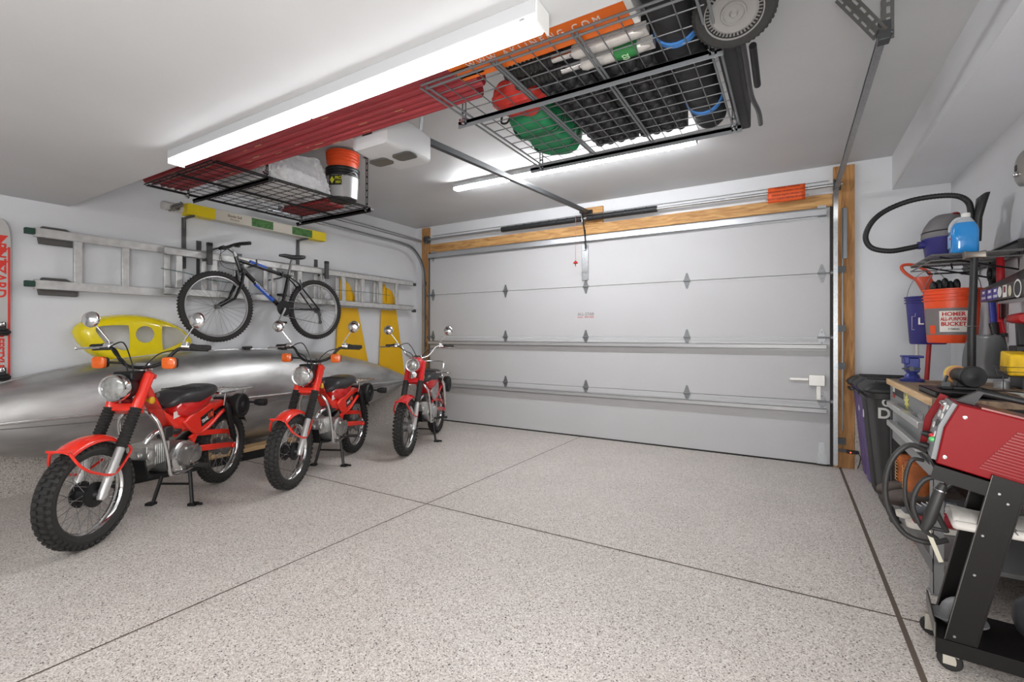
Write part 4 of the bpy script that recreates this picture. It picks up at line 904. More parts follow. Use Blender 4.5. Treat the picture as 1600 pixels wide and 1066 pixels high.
b = B(); b.box((-.02, -.02, .07), (.60, .48, .13)); b.build('foam_block', mat('foam_white', (212, 212, 210), .7), bg, bevel=.02)
b = B(); 
for i in range(14): b.sphere((rr.uniform(.0, .3), rr.uniform(.2, .33), .02 + rr.uniform(0, .04)), (.06, .04, .03), 10)
b.build('loose_folds', pls, bg)
rt_ = thing('red_tarp', 'folded dark red tarp at the back of the left rack', 'tarp', (-3.88, 2.84, ZR + .012))
b = B()
for i in range(4): b.box((.0 + .01 * i, .01 * (i % 2), .02 + .034 * i), (.60 - .02 * i, .24, .03))
b.build('folded_sheet', mat('tarp_red', (140, 38, 38), .55, 0, .2, 12, .3), rt_, bevel=.012)

# --- right rack contents
OB = mat('box_orange', (236, 112, 24), .45)
ob = thing('orange_box', 'long flat orange box with white web address on the grey ceiling rack', 'box', (-.91, 1.60, ZR + .012))
B().box((0, 0, .03), (.80, .31, .06)).build('body', OB, ob, bevel=.003); B().box((.413, 0, .03), (.026, .312, .062)).build('white_end', WHITE, ob, bevel=.003)
text('lettering', 'W W W . A K L I N E N G . C O M', .055, tm((0, .062, -.0008), (1, 0, 0), (0, -1, 0)), WHITE, ob, sx=.74)
FK = mat('fork_grey', (205, 202, 198), .3, .4)
for i, y in enumerate((1.855, 1.955)):
    k = thing('fork_leg', ('silver motorcycle fork leg with a green numbered sticker' if i else 'silver motorcycle fork leg lying next to the orange box') + ' on the grey ceiling rack', 'fork leg', (-.80, y, ZR + .046), 0, 'fork legs on the grey ceiling rack')
    b = B(); b.tube([(.0, 0, 0), (.02, 0, 0), (.04, 0, 0), (.20, 0, 0), (.27, 0, 0), (.30, 0, 0)], [.026, .032, .030, .030, .026, .018], 18); b.box((.29, .0, 0), (.05, .05, .03)); b.build('slider', FK, k)
    b = B(); pts = [(-.34 + .24 * j / 22, 0, 0) for j in range(23)]; b.tube(pts, [.030 if j % 2 else .023 for j in range(23)], 16); b.build('gaiter', RUBBER, k)
    B().cyl((-.11, 0, 0), (.01, 0, 0), .018).build('stanchion', CHROME, k)
    if i:
        B().cyl((.15, 0, 0), (.25, 0, 0), .0308, n=20).build('sticker', mat('sticker_green', (40, 120, 60), .5), k)
        text('lettering', '02', .042, tm((.20, -.006, -.0318), (0, -1, 0), (-1, 0, 0)), mat('letter_pale', (200, 230, 190), .5), k)
BLK = mat('black_foam', (34, 34, 37), .6, 0, .15, 30, .2); BLUS = mat('blue_strap', (70, 130, 200), .5)
mr_ = thing('rolled_mat', 'long black rolled sleeping mat with two blue straps along the rack edge', 'mat', (-.395, 2.22, ZR + .095))
b = B(); pts, rr2 = [], []
for j in range(61): y = -.70 + 1.36 * j / 60; pts.append((0, y, 0)); rr2.append(.080 + .009 * abs(sin(j * pi / 5)) if 0 < j < 60 else .05)
b.tube(pts, rr2, 24); b.build('roll', BLK, mr_)
for y in (-.26, .42): b = B(); b.cyl((0, y - .014, 0), (0, y + .014, 0), .0935, n=28); b.build('strap', BLUS, mr_)
for nm, cx_, wd in (('left', -.925, .265), ('right', -.645, .27)):
    k = thing('black_case', 'black quilted padded case on the grey rack, %s one of two side by side' % nm, 'case', (cx_, 2.42, ZR + .012), 0, 'black quilted cases')
    b = B(); b.box((0, 0, .11), (wd, .83, .16)); 
    for i in range(4):
        for j in range(11): b.sphere(((i - 1.5) * wd / 4, (j - 5) * .075, .03), (wd / 8.6,   .034, .028), 10, k=6)
    b.build('quilted_shell', BLK, k); B().tube(smooth([(0, -.385, .1), (0, -.42, .1), (.0, -.42, .16), (0, -.385, .16)]), .008, 6).build('handle', BLACKP, k)
gd = thing('green_duffel', 'green fabric duffel bag on the left end of the grey ceiling rack', 'bag', (-1.27, 2.55, ZR + .012))
b = B()
def duf(u_, v_):
    a = 2 * pi * v_; y = -.29 + .58 * u_; k = (1 - abs(2 * u_ - 1) ** 6) ** .5 if 0 < u_ < 1 else .04
    r = .155 * k * (1 + .04 * sin(26 * u_ + 3 * a) + .03 * sin(5 * a)); return V((r * cos(a) * 1.0, y, max(.0, .09 + r * .75 * sin(a))))
b.grid(duf, 40, 32); b.build('bag', mat('duffel_green', (28, 125, 78), .6, 0, .15, 14, .2), gd, ang=60)
for y in (-.12, .12): B().tube([V((.165 * cos(a), y, max(-.001, .09 + .125 * sin(a)))) for a in [2 * pi * i / 24 for i in range(24)]], .009, 6, closed=True).build('strap', mat('strap_green', (16, 70, 44), .6), gd)
rb = thing('red_bag', 'small crumpled red bag with a black buckle on the grey ceiling rack', 'bag', (-1.22, 2.13, ZR + .012))
def rbf(u_, v_):
    a = 2 * pi * v_; k = sin(pi * min(max(u_, .03), .97)) ** .45; r = (.115 + .012 * sin(5 * a + 9 * u_) + .008 * sin(13 * a)) * k; return V((-.15 + .30 * u_, r * cos(a), max(0, .075 + .75 * r * sin(a))))
B().grid(rbf, 30, 36).build('bag', mat('bag_red', (196, 52, 42), .6, 0, .2, 16, .4), rb, ang=50)
B().tube(smooth([(-.14, .05, .03), (-.17, .09, .01), (-.15, .12, .02), (-.12, .10, .05), (-.13, .06, .05)], 4), .006, 6).build('buckle', BLACKP, rb)
B().box((-.05, -.0, -.0), (.07, .02, .004), M4.Rotation(.5, 4, 'Z')).build('tag', mat('tag_orange', (235, 150, 40), .5), rb)
gb = thing('green_pouch', 'green patterned pouch beside the wheel on the grey ceiling rack', 'pouch', (-.42, 1.60, ZR + .2))
B().box((0, -.02, -.04), (.26, .12, .09)).build('pouch', mat('pouch_green', (60, 150, 80), .6, 0, .5, 30), gb, bevel=.03); gb.location = (-.385, 1.60, ZR + .235)
# folded wagon with its wheel, overhanging the rack's right end
wg = thing('folded_wagon', 'folded black fabric wagon at the right end of the grey ceiling rack', 'wagon', (-.225, 2.5, ZR + .02))
b = B(); b.prism([(-.53, .0), (.50, .0), (.50, .20), (-.40, .30)], .07, yz(-.045)); b.build('fabric_side', mat('wagon_fabric', (40, 40, 43), .65, 0, .1, 30, .1), wg, bevel=.01)
b = B(); b.tube(smooth([(.045, -.55, .05), (.05, -.2, .03), (.052, .1, .01), (.075, .30, .0), (.075, .47, .0)], 5), .012, 8); b.build('frame_tube', mat('tube_grey', (82, 82, 84), .4, .4), wg)
b = B(); b.tube([(.085, -.30, .03), (.085, .02, .01)], .015, 10); b.build('handle_grip', BLACKP, wg)
wc = V((.045, -.63, .0)); m = frame(wc, V((.02, -.42, -.9)), (1, 0, 0))
b = B(); b.lathe([(.094, -.02), (.105, -.030), (.128, -.030), (.139, -.018), (.139, .018), (.128, .028), (.105, .028), (.094, .022)], m, 48, close=True)
for i in range(48):
    for s in (-1, 1): b.box((.139, 0, s * .010), (.006, .008, .016), m @ M4.Rotation(2 * pi * (i + .25 * s) / 48, 4, 'Z'))
wh = b.build('wheel_tyre', TYRE, wg, ang=30)
b = B(); b.lathe([(.001, .030), (.010, .032), (.016, .022), (.034, .022), (.036, .028), (.042, .028), (.044, .020), (.074, .022), (.082, .016), (.094, .016), (.096, .026), (.100, .026), (.100, -.02), (.001, -.02)], m, 40); b.build('wheel_hub', mat('hub_grey', (132, 130, 128), .5), wh)
b = B()
for i in range(44): b.box((.088, 0, .0175), (.012, .0055, .004), m @ M4.Rotation(2 * pi * i / 44, 4, 'Z'))
b.build('hub_slots', BLACKP, wh)
B().cyl(wc + V((0, .02, .0)), wc + V((0, .10, .06)), .011).build('axle', STEEL, wg)
B().beam((.0, -.60, .03), (.0, -.50, .05), .03, .03).build('wheel_bracket', DARKG, wg)
# ================================================================== right side
# --- wheeled bins
BINK = mat('bin_black', (44, 44, 44), .55, 0, .1, 12); BINP = mat('bin_purple', (98, 82, 130), .55, 0, .08, 12)
def bin_(label, y, wd, m, h=.86, lid=True, x=.55):
    t = thing('wheeled_bin', label, 'bin', (x, y, fl(y)), 0, 'wheeled bins against the end wall'); w2 = wd / 2
    b = B(); secs = []
    for z, x0, x1, hw in ((.0, .02, .24, w2 - .035), (.02, .0, .26, w2 - .025), (h * .45, -.035, .28, w2 - .012), (h * .9, -.07, .295, w2 - .004), (h * .905, -.085, .30, w2), (h * .95, -.088, .30, w2)):
        secs.append(((( x0 + x1) / 2, 0, z), ((x1 - x0) / 2, 0, 0), (0, hw, 0), 7))
    b.loft(secs, 36); b.build('body', m, t)
    lb = B(); lb.loft([((.105, 0, h * .95), (.22, 0, 0), (0, w2 + .0, 0), 8), ((.10, 0, h * .965), (.225, 0, 0), (0, w2 + .004, 0), 8), ((.10, 0, h * .985), (.22, 0, 0), (0, w2, 0), 8), ((.10, 0, h * 1.03), (.18, 0, 0), (0, w2 * .86, 0), 6)], 36)
    lb.beam((-.05, -w2 * .7, h * 1.035), (.25, -w2 * .7, h * 1.035), .02, .012); lb.beam((-.05, w2 * .7, h * 1.035), (.25, w2 * .7, h * 1.035), .02, .012)
    lb.build('lid', BLACKP, t, bevel=.003)
    B().cyl((-.10, -w2 * .7, h * .90), (-.10, w2 * .7, h * .90), .012, n=8).build('front_bar', BLACKP, t)
    return t
B1 = bin_('charcoal wheeled bin with white capital lettering beside the workbench', 4.255, .41, BINK)
text('lettering', 'CO', .075, tm((-.022, -.2015, .755), (1, 0, 0), (0, 0, 1)), WHITE, B1, bold=.002, align='LEFT')
text('lettering', 'DEN', .098, tm((-.045, -.1995, .68), (1, 0, 0), (0, .02, 1)), WHITE, B1, bold=.003, align='LEFT')
B2 = bin_('charcoal wheeled bin, middle one between the lettered bin and the purple bins', 4.63, .29, BINK)
B3 = bin_('purple wheeled bin, nearer one of the two purple bins', 4.92, .26, BINP)
B4 = bin_('purple wheeled bin pushed against the flaked end curb', 5.19, .25, BINP, .84)
for q, z in ((B2, .60), (B3, .62)): B().box((-.055, .05, z), (.003, .05, .06)).build('sticker', WHITE, q)

# --- workbench
wb = thing('workbench', 'steel workbench with wooden top and grey drawer fronts along the right wall', 'workbench', (.56, 3.35, 0)); WBZ = .95; y0, y1 = 2.84, 3.93
GREYM = mat('bench_grey', (150, 150, 150), .45, .3); BD = mat('bench_dark', (45, 45, 47), .5, .2)
def bp_(o): return W(wb, o)
WTOP = wood_mat('bench_top', (112, 92, 74), (150, 126, 102), 'Y')
WEDGE = wood_mat('bench_edge', (196, 160, 116), (222, 190, 146), 'Y')
bp_(B().span((.548, y0 - .02, WBZ - .03), (1.15, y1 + .02, WBZ)).build('top', WTOP, bevel=.003))
bp_(B().span((.540, y0 - .02, WBZ - .032), (.549, y1 + .02, WBZ + .001)).build('front_edge', WEDGE))
for x, y in ((.575, y0 + .03), (.575, y1 - .03), (1.10, y0 + .03), (1.10, y1 - .03)):
    b = B(); z0 = fl(y); b.span((x - .018, y - .03, z0), (x - .015, y + .03, WBZ - .03)).span((x - .018, y - .03, z0), (x + .02, y - .027, WBZ - .03)).span((x - .025, y - .035, z0 - .002), (x + .03, y + .035, z0 + .006)); bp_(b.build('leg', GREYM if y < 3.3 else BD))
bp_(B().span((.57, y0 + .06, .62), (1.10, y1, WBZ - .035)).build('drawer_case', BD))
for i, (z0, z1) in enumerate(((.80, .915), (.655, .79))):
    d = bp_(B().span((.556, y0 + .09, z0), (.572, y1 - .09 if i else y1 - .01, z1)).build('drawer', mat('drawer_grey', (138, 140, 141), .4, .3), bevel=.003))
    hz = .815 if i == 0 else .70
    for (a, c) in (((2.88, 3.27), (3.29, 3.69)) if i == 0 else ((2.9, 3.69),)):
        h = bp_(B().beam((.52, a, hz), (.52, c, hz), .03, .034).span((.52, a + .02, hz - .012), (.56, a + .03, hz + .012)).span((.52, c - .03, hz - .012), (.56, c - .02, hz + .012)).build('handle', mat('handle_silver', (205, 206, 205), .3, .7), bevel=.01))
bp_(B().span((.5545, 3.50, .865), (.5565, 3.82, .915)).build('name_strip', BLACKP)); 
text('badge_number', '200', .042, tm((.5535, 3.78, .895), (0, -1, 0), (0, 0, 1)), WHITE, wb, bold=.001).location = -V(wb.location)
bp_(B().span((.553, 3.75, .845), (.5555, 3.81, .868)).build('red_badge', mat('badge_red', (170, 30, 30), .5)))
b = B(); pet = [((.075 if i % 2 else .035) * cos(pi * i / 9), (.05 if i % 2 else .024) * sin(pi * i / 9)) for i in range(18)]
b.prism(pet, .002, tm((.555, 3.40, .868), (0, -1, 0), (0, 0, 1))); bp_(b.build('flower_sticker', mat('sticker_yellow', (225, 220, 120), .5)))
b = B(); b.prism([(x * 1.2, y * 1.2) for x, y in pet], .002, tm((.555, 3.06, .80), (0, -1, 0), (0, 0, 1))); bp_(b.build('flower_sticker', mat('sticker_grey', (185, 182, 184), .5)))
bp_(B().span((.555, y0, .19), (1.12, y1, .21)).span((.553, y0, .15), (.557, y1, .212)).build('lower_shelf', mat('shelf_steel', (122, 122, 122), .45, .4)))
bp_(B().beam((.57, y0 + .03, .60), (.57, y1, .60), .02, .05).build('apron', GREYM))
bp_(B().span((1.12, y0, .95), (1.14, y1 + .02, 1.50)).build('back_panel', mat('panel_light', (196, 197, 200), .5)))

# hood over the bench with stickers
hd_ = thing('bench_hood', 'dark sloping bench hood with round and purple stickers on its front', 'hood', (.95, 3.3, 1.43))
b = B(); b.prism([(0, 0), (0, .075), (.02, .085), (.205, .20), (.205, .185), (.03, .07), (.012, .062), (.012, 0)], 1.05, M4.Translation((0, .47, 0)) @ M4(((1, 0, 0, 0), (0, 0, -1, 0), (0, 1, 0, 0), (0, 0, 0, 1)))); b.build('canopy', mat('hood_black', (48, 46, 44), .3, .4), hd_)
b = B(); b.prism([(0, 0), (0, .075), (.205, .19), (.205, 0)], .006, M4.Translation((0, .476, 0)) @ M4(((1, 0, 0, 0), (0, 0, -1, 0), (0, 1, 0, 0), (0, 0, 0, 1)))); b.build('end_panel', MATS['hood_black'], hd_)
B().span((.06, -.5, -.012), (.11, .42, .0)).build('lamp_bar', mat('lamp_bar', (210, 212, 214), .4), hd_)
PUR = mat('sticker_purple', (76, 66, 150), .5)
for (a, c) in ((.45, .37), (.355, .275), (.26, .20)):
    st_ = B().span((-.0016, c, .004), (-.0004, a, .066)).build('sticker', PUR, hd_)
    text('sticker_print', '2017', .022, tm((-.0022, (a + c) / 2, .05), (0, -1, 0), (0, 0, 1)), WHITE, hd_, sx=.9); text('sticker_print', 'COLO', .02, tm((-.0022, (a + c) / 2, .02), (0, -1, 0), (0, 0, 1)), WHITE, hd_)
B().prism(disc_poly(.028), .001, tm((-.0016, .165, .038), (0, -1, 0), (0, 0, 1))).build('round_sticker', WHITE, hd_)
B().span((-.0016, .075, .006), (-.0004, .125, .068)).build('sticker', WHITE, hd_); B().span((-.002, .085, .03), (-.001, .115, .062)).build('sticker_centre', mat('sticker_maroon', (120, 40, 45), .5), hd_)
B().prism(disc_poly(.02, ry=.028), .001, tm((-.0016, .03, .034), (0, -1, 0), (0, 0, 1))).build('round_sticker', mat('sticker_cream', (210, 205, 180), .5), hd_)
B().prism(disc_poly(.045), .001, tm((-.0016, -.065, .038), (0, -1, 0), (0, 0, 1))).build('round_sticker', WHITE, hd_); B().prism(disc_poly(.036), .001, tm((-.0024, -.065, .038), (0, -1, 0), (0, 0, 1))).build('sticker_centre', BD, hd_)

# vise
vs = thing('bench_vise', 'blue cast bench vise at the far end of the workbench', 'vise', (.645, 3.80, WBZ)); vs.scale = (.88, .88, .98); BLUV = mat('vise_blue', (48, 58, 130), .4, .2, .15, 20)
b = B(); b.lathe([(.001, 0), (.07, 0), (.072, .012), (.060, .018), (.045, .022), (.040, .04), (.030, .05), (.034, .07)], M4.Identity(4), 24); b.build('base', BLUV, vs)
b = B(); b.box((0, 0, .105), (.075, .085, .09)); b.box((.0, 0, .158), (.12, .10, .014)); b.box((-.035, 0, .135), (.03, .11, .05)); b.build('body', BLUV, vs, bevel=.006)
b = B(); b.cyl((-.02, -.055, .085), (-.02, -.11, .085), .014); b.cyl((-.07, -.10, .085), (.03, -.10, .085), .005); b.build('screw_handle', DARKG, vs)
for s in (-1, 1): B().lathe([(.009, 0), (.009, .008)], M4.Translation((.052 * s, -.02, .012)), 8).build('bolt', STEEL, vs)

# bench grinder
bg_ = thing('bench_grinder', 'black bench grinder with a tan wire wheel on the workbench', 'grinder', (.708, 3.04, WBZ + .031)); bg_.scale = (.62, .62, .62); pl_ = thing('steel_channel', 'black steel channel lying on the near corner of the workbench under the grinder', 'channel', (.69, 3.02, WBZ)); B().span((-.12, -.16, 0), (.12, .17, .004)).span((-.12, -.16, 0), (-.114, .17, .03)).span((.114, -.16, 0), (.12, .17, .03)).span((-.12, -.16, .026), (.12, .17, .03)).build('channel', BLACKM, pl_)
b = B(); b.box((.0, .0, .012), (.17, .20, .024)); b.box((-.10, -.02, .01), (.10, .14, .02)); b.box((.0, 0, .04), (.10, .10, .05)); b.build('base', BLACKM, bg_, bevel=.005)
ax = V((.165, -.98, 0)).normalized(); c0_ = V((0, 0, .105)); m = frame(c0_, ax, (0, 0, 1))
b = B(); b.lathe([(.02, -.10), (.05, -.095), (.055, -.08), (.055, .08), (.05, .095), (.02, .10)], m, 28); b.build('motor', BLACKM, bg_)
b = B(); b.lathe([(.02, .10), (.075, .10), (.08, .106), (.08, .14), (.075, .146), (.03, .146), (.02, .15), (.001, .15)], m, 32); b.build('wheel_guard', BLACKP, bg_)
b = B(); b.lathe([(.02, -.10), (.066, -.10), (.066, -.135), (.02, -.135)], m, 28); g = b.build('wire_wheel', mat('wheel_tan', (205, 150, 110), .7), bg_)
B().lathe([(.001, -.165), (.014, -.16), (.016, -.135)], m, 14).build('arbor_nut', BLACKM, g)
b = B(); b.lathe([(.067, -.10), (.07, -.10), (.07, -.14), (.067, -.14)], m, 28, close=True); b.build('paper_band', mat('band_yellow', (225, 190, 90), .5), g)
B().tube(smooth([(.06, -.08, .02), (.12, -.12, .01), (.2, -.1, .006), (.28, -.16, .006)]), .005, 6).build('cord', BLACKP, bg_)
b = B(); b.box((-.12, -.07, .03), (.05, .02, .05)); b.beam((-.13, -.05, .02), (-.10, -.02, .10), .012, .02); b.build('tool_rest', DARKG, bg_)

# small things on the bench
pp = thing('papers', 'white leaflets lying on the workbench beside the tin', 'papers', (1.0, 3.12, WBZ)); 
for i in range(4): B().box((0, 0, .002 + .004 * i), (.15, .21, .0025), M4.Rotation(.15 * i - .1, 4, 'Z')).build('sheet', WHITE, pp)
tn = thing('tin', 'round silver tin on the workbench in front of the wire basket', 'tin', (.985, 3.56, WBZ)); B().lathe([(.001, 0), (.035, 0), (.035, .028), (.037, .03), (.037, .038), (.001, .038)], M4.Identity(4), 24).build('can', GALV, tn)
bs = thing('wire_basket', 'small grey wire basket on a stand at the back of the workbench', 'basket', (1.0, 3.44, WBZ)); b = B()
for z, k in ((.075, .8), (.10, .9), (.125, 1.)): b.tube([(.06 * k, .085 * k, z), (-.06 * k, .085 * k, z), (-.06 * k, -.085 * k, z), (.06 * k, -.085 * k, z)], .002, 6, closed=True)
for i in range(9): b.cyl((-.048, -.07 + .0175 * i, .075), (-.06, -.085 + .021 * i, .127), .0015, n=5); b.cyl((.048, -.07 + .0175 * i, .075), (.06, -.085 + .021 * i, .127), .0015, n=5)
for i in range(7): b.cyl((-.048, -.06 + .02 * i, .075), (.048, -.06 + .02 * i, .075), .0015, n=5)
b.cyl((.05, -.07, 0), (.05, -.07, .08), .003); b.cyl((.05, .07, 0), (.05, .07, .08), .003); b.cyl((-.045, 0, 0), (-.045, 0, .08), .003); b.build('basket', DARKG, bs)
yp = thing('sponge_pack', 'bright yellow packet of sponges in the wire basket', 'packet', (1.0, 3.44, WBZ + .078)); B().box((0, 0, .065), (.085, .135, .11), M4.Rotation(.12, 4, 'X')).build('packet', mat('packet_yellow', (240, 190, 20), .5, 0, .25, 18, .3), yp, bevel=.008)
bc = thing('spray_can', 'spray can with a blue cap behind the yellow packet', 'can', (1.085, 3.55, WBZ)); B().lathe([(.001, 0), (.03, 0), (.03, .16), (.024, .175)], M4.Identity(4), 20).build('can', DARKG, bc); B().lathe([(.028, .165), (.028, .20), (.022, .21), (.001, .212)], M4.Identity(4), 20).build('cap', mat('cap_blue', (40, 50, 190), .35), bc)
bw = thing('black_jar', 'squat dark blue jar beside the tin', 'jar', (1.04, 3.62, WBZ)) if False else None
# tools hanging on the bench back panel
dr = thing('cordless_drill', 'red and black cordless drill hanging above the workbench', 'drill', (1.06, 3.62, 1.28))
b = B(); b.tube([(0, .09, .05), (0, .06, .05), (0, -.06, .05), (0, -.085, .05)], [.012, .026, .03, .02], 16); b.build('motor_housing', mat('tool_red', (180, 32, 34), .4), dr); b = B(); b.tube([(0, .085, .05), (0, .13, .05)], [.022, .014], 12); b.build('chuck', STEEL, dr)
b = B(); b.beam((0, -.03, .03), (0, -.05, -.10), .03, .036, (0, 1, 0)); b.box((0, -.05, -.115), (.07, .11, .035)); b.build('grip_and_battery', BLACKP, dr, bevel=.006); B().box((.06, 0, .09), (.035, .03, .02)).build('hook', DARKG, dr)
b = B(); b.box((.02, 0, 0.05), (.1, .02, .02))if False else None
ch = thing('charger', 'red and black tool charger base below the cordless drill', 'charger', (1.08, 3.60, WBZ + .0)); B().box((0, 0, .09), (.07, .16, .18)).build('stand', mat('charger_dark', (60, 60, 62), .5), ch, bevel=.01); B().box((0, 0, .20), (.08, .17, .04)).build('cradle', MATS['tool_red'], ch, bevel=.01)
for i, (y, L_) in enumerate(((3.46, .30), (3.40, .24))):
    k = thing('wrench', ('longer' if i == 0 else 'shorter') + ' chrome wrench hanging on the panel behind the workbench', 'wrench', (1.112, y, 1.40), 0, 'wrenches on the bench panel')
    b = B(); b.beam((0, 0, -.02), (0, 0, -L_), .018, .006, (1, 0, 0)); b.torus(frame((0, 0, -.01), (1, 0, 0)), .015, .006, n=18, k=8); b.prism([(-.02, 0), (-.02, -.03), (-.008, -.03), (-.008, -.014), (.008, -.014), (.008, -.03), (.02, -.03), (.02, 0)], .007, frame((-.003, 0, -L_), (1, 0, 0), (0, 1, 0))); b.build('wrench', CHROME, k)

# boots, shoes and a pot under the bench
BOOT = mat('boot_leather', (178, 98, 48), .6, 0, .25, 14, .3); SOLE = mat('boot_sole', (62, 54, 50), .8)
def boot(label, x, y, rz, z=.212):
    t = thing('boot', label, 'boot', (x, y, z), rz, 'brown boots under the workbench')
    b = B(); b.loft([((.0, 0, .03), (.055, 0, 0), (0, .042, 0), 2.5), ((.01, 0, .07), (.06, 0, 0), (0, .045, 0), 2.5), ((.0, 0, .12), (.058, 0, .0), (0, .045, 0), 2.4), ((.008, 0, .17), (.062, 0, 0), (0, .05, 0), 2.4), ((.0, 0, .215), (.06, 0, 0), (0, .05, 0), 2.4), ((.008, 0, .255), (.066, 0, 0), (0, .055, 0), 2.4), ((.01, 0, .262), (.056, 0, 0), (0, .045, 0), 2.4)], 20); b.build('shaft', BOOT, t)
    b = B(); b.loft([((.05, 0, .06), (0, 0, .045), (0, .044, 0), 2.5), ((-.03, 0, .055), (0, 0, .045), (0, .05, 0), 2.5), ((-.11, 0, .04), (0, 0, .034), (0, .052, 0), 2.6), ((-.15, 0, .032), (0, 0, .022), (0, .038, 0), 2.4), ((-.165, 0, .03), (0, 0, .01), (0, .02, 0), 2.2)], 18); b.build('toe', mat('boot_toe', (88, 78, 72), .6), t)
    b = B(); b.loft([((-.05, 0, .0), (.115, 0, 0), (0, .05, 0), 3), ((-.05, 0, .022), (.115, 0, 0), (0, .05, 0), 3)], 24); b.build('sole', SOLE, t)
    b = B()
    for i in range(7): b.tube([(-.062, -.02, .10 + .02 * i), (-.068, .0, .105 + .02 * i), (-.062, .02, .115 + .02 * i)], .003, 5)
    b.build('laces', mat('lace_tan', (200, 150, 90), .7), t)
    return t
boot('brown lace-up boot on the bench shelf, the one farther from the camera', .64, 3.86, .1)
boot('brown lace-up boot on the bench shelf, in front of the other boot', .645, 3.66, -.05)
def shoe(label, x, y, rz, up):
    t = thing('shoe', label, 'shoe', (x, y, .212), rz, 'shoes on the bench shelf')
    b = B(); b.loft([((-.06, 0, .0), (.13, 0, 0), (0, .048, 0), 2.8), ((-.06, 0, .028), (.135, 0, 0), (0, .05, 0), 2.8)], 24); b.build('sole', mat('sole_white', (222, 218, 208), .6), t)
    b = B(); b.loft([((.07, 0, .065), (0, 0, .045), (0, .034, 0), 2.4), ((.0, 0, .062), (0, 0, .042), (0, .042, 0), 2.5), ((-.09, 0, .045), (0, 0, .026), (0, .044, 0), 2.5), ((-.16, 0, .036), (0, 0, .014), (0, .03, 0), 2.4)], 18); b.build('upper', up, t)
    for i in range(4): B().tube([(-.02 - .022 * i, -.025, .094 - .006 * i), (-.024 - .022 * i, .025, .094 - .006 * i)], .003, 5).build('lace', WHITE, t)
    return t
shoe('grey trainer with a white sole beside the brown boots', .70, 3.44, .15, mat('shoe_grey', (98, 100, 106), .7, 0, .2, 30))
shoe('red trainer with a white sole nearest the bench leg', .72, 3.27, .05, mat('shoe_red', (150, 28, 44), .6, 0, .2, 30))
pt = thing('clay_pot', 'small terracotta pot on the floor below the bench shelf', 'pot', (.63, 3.52, fl(3.52))); B().lathe([(.001, 0), (.022, 0), (.032, .045), (.036, .045), (.036, .06), (.03, .06), (.02, .01), (.001, .01)], M4.Identity(4), 20).build('pot', mat('terracotta', (190, 112, 78), .8), pt)

# --- wall rail, wire shelf and the things around it
rl2 = thing('wall_rail', 'dark slotted tool rail on the right wall carrying the wire shelf', 'rail', (1.16, 4.4, 1.76))
b = B(); y0r, y1r = -.50, .60
b.span((.0, y0r, -.045), (.012, y1r, .045))
for z in (-.045, .040): b.span((-.014, y0r, z), (.0, y1r, z + .006))
b.span((-.008, y0r, -.008), (0, y1r, .008)); b.build('channel', mat('rail_black', (52, 53, 55), .4, .5), rl2)
for s in (y0r,): B().span((-.016, s - .006, -.047), (.012, s, .047)).build('end_cap', BLACKP, rl2)
sh = thing('wire_shelf', 'grey wire shelf on the wall rail under the shop vacuum', 'shelf', (.95, 4.12, 1.735)); WS = mat('shelf_wire', (118, 118, 116), .4, .6)
b = B(); x0s, x1s, y0s, y1s = -.205, .195, -.29, .30
for i in range(26): x = x0s + (x1s - x0s) * i / 25; b.cyl((x, y0s, 0), (x, y1s, 0), .0032, n=6)
q = b.build('shelf_wires', WS, sh); q['kind'] = 'stuff'
b = B()
for y in (y0s, y0s + .2, y1s - .2, y1s): b.cyl((x0s, y, -.006), (x1s, y, -.006), .005, n=6)
for z in (0, -.035): b.tube([(x0s, y0s, z), (x0s, y1s, z), (x1s, y1s, z), (x1s, y0s, z)], .005, 6, closed=True)
b.build('shelf_frame', WS, sh)
for y in (y0s + .06, y1s - .06): B().tube([(x0s + .05, y, -.01), (x1s, y, -.11), (x1s, y, -.005)], .006, 6).build('brace', BLACKM, sh)
sv = thing('shop_vacuum', 'blue and grey shop vacuum with a long black hose on the wire shelf', 'vacuum', (.90, 4.22, 1.742))
b = B(); b.lathe([(.001, 0), (.105, 0), (.112, .01), (.128, .14), (.132, .145), (.132, .155)], M4.Identity(4), 32); b.build('tank', mat('vac_blue', (52, 50, 118), .4), sv)
b = B(); b.lathe([(.134, .15), (.136, .155), (.132, .19), (.118, .235), (.09, .28), (.06, .305), (.001, .312)], M4.Identity(4), 32); b.build('motor_head', mat('vac_grey', (112, 110, 112), .5), sv)
b = B(); b.lathe([(.1335, .186), (.1355, .190), (.1325, .194)], M4.Identity(4), 32, close=True); b.build('seam', BLACKP, sv)
B().lathe([(.02, 0), (.024, .006), (.012, .014), (.001, .016)], M4.Translation((.03, -.05, .295)), 14).build('switch', mat('switch_red', (130, 20, 25), .5), sv)
hp = [(-.125, -.01, .115), (-.20, -.02, .100), (-.31, -.03, .087), (-.41, -.03, .120), (-.445, -.03, .20), (-.41, -.03, .30), (-.33, -.02, .375), (-.20, -.02, .425), (-.06, -.03, .435), (.04, -.05, .415), (.09, -.07, .36), (.10, -.08, .27), (.10, -.09, .20)]
hs = smooth(hp, 14); b = B(); b.tube(hs, [.0165 + .0022 * (i % 2) for i in range(len(hs))], 12); b.build('hose', mat('hose_black', (26, 26, 27), .55), sv)
B().cyl((-.11, -.01, .115), (-.155, -.014, .112), .026).build('hose_cuff', MATS['vac_blue'], sv)
b = B(); b.loft([((.125, -.10, .10), (.018, 0, 0), (0, .018, 0), 2.4), ((.128, -.10, .25), (.02, 0, 0), (0, .02, 0), 2.4), ((.14, -.10, .33), (.022, 0, 0), (0, .05, 0), 3), ((.15, -.10, .385), (.018, 0, 0), (0, .085, 0), 4), ((.155, -.10, .392), (.015, 0, 0), (0, .08, 0), 4)], 20); b.build('floor_nozzle', BLACKP, sv)
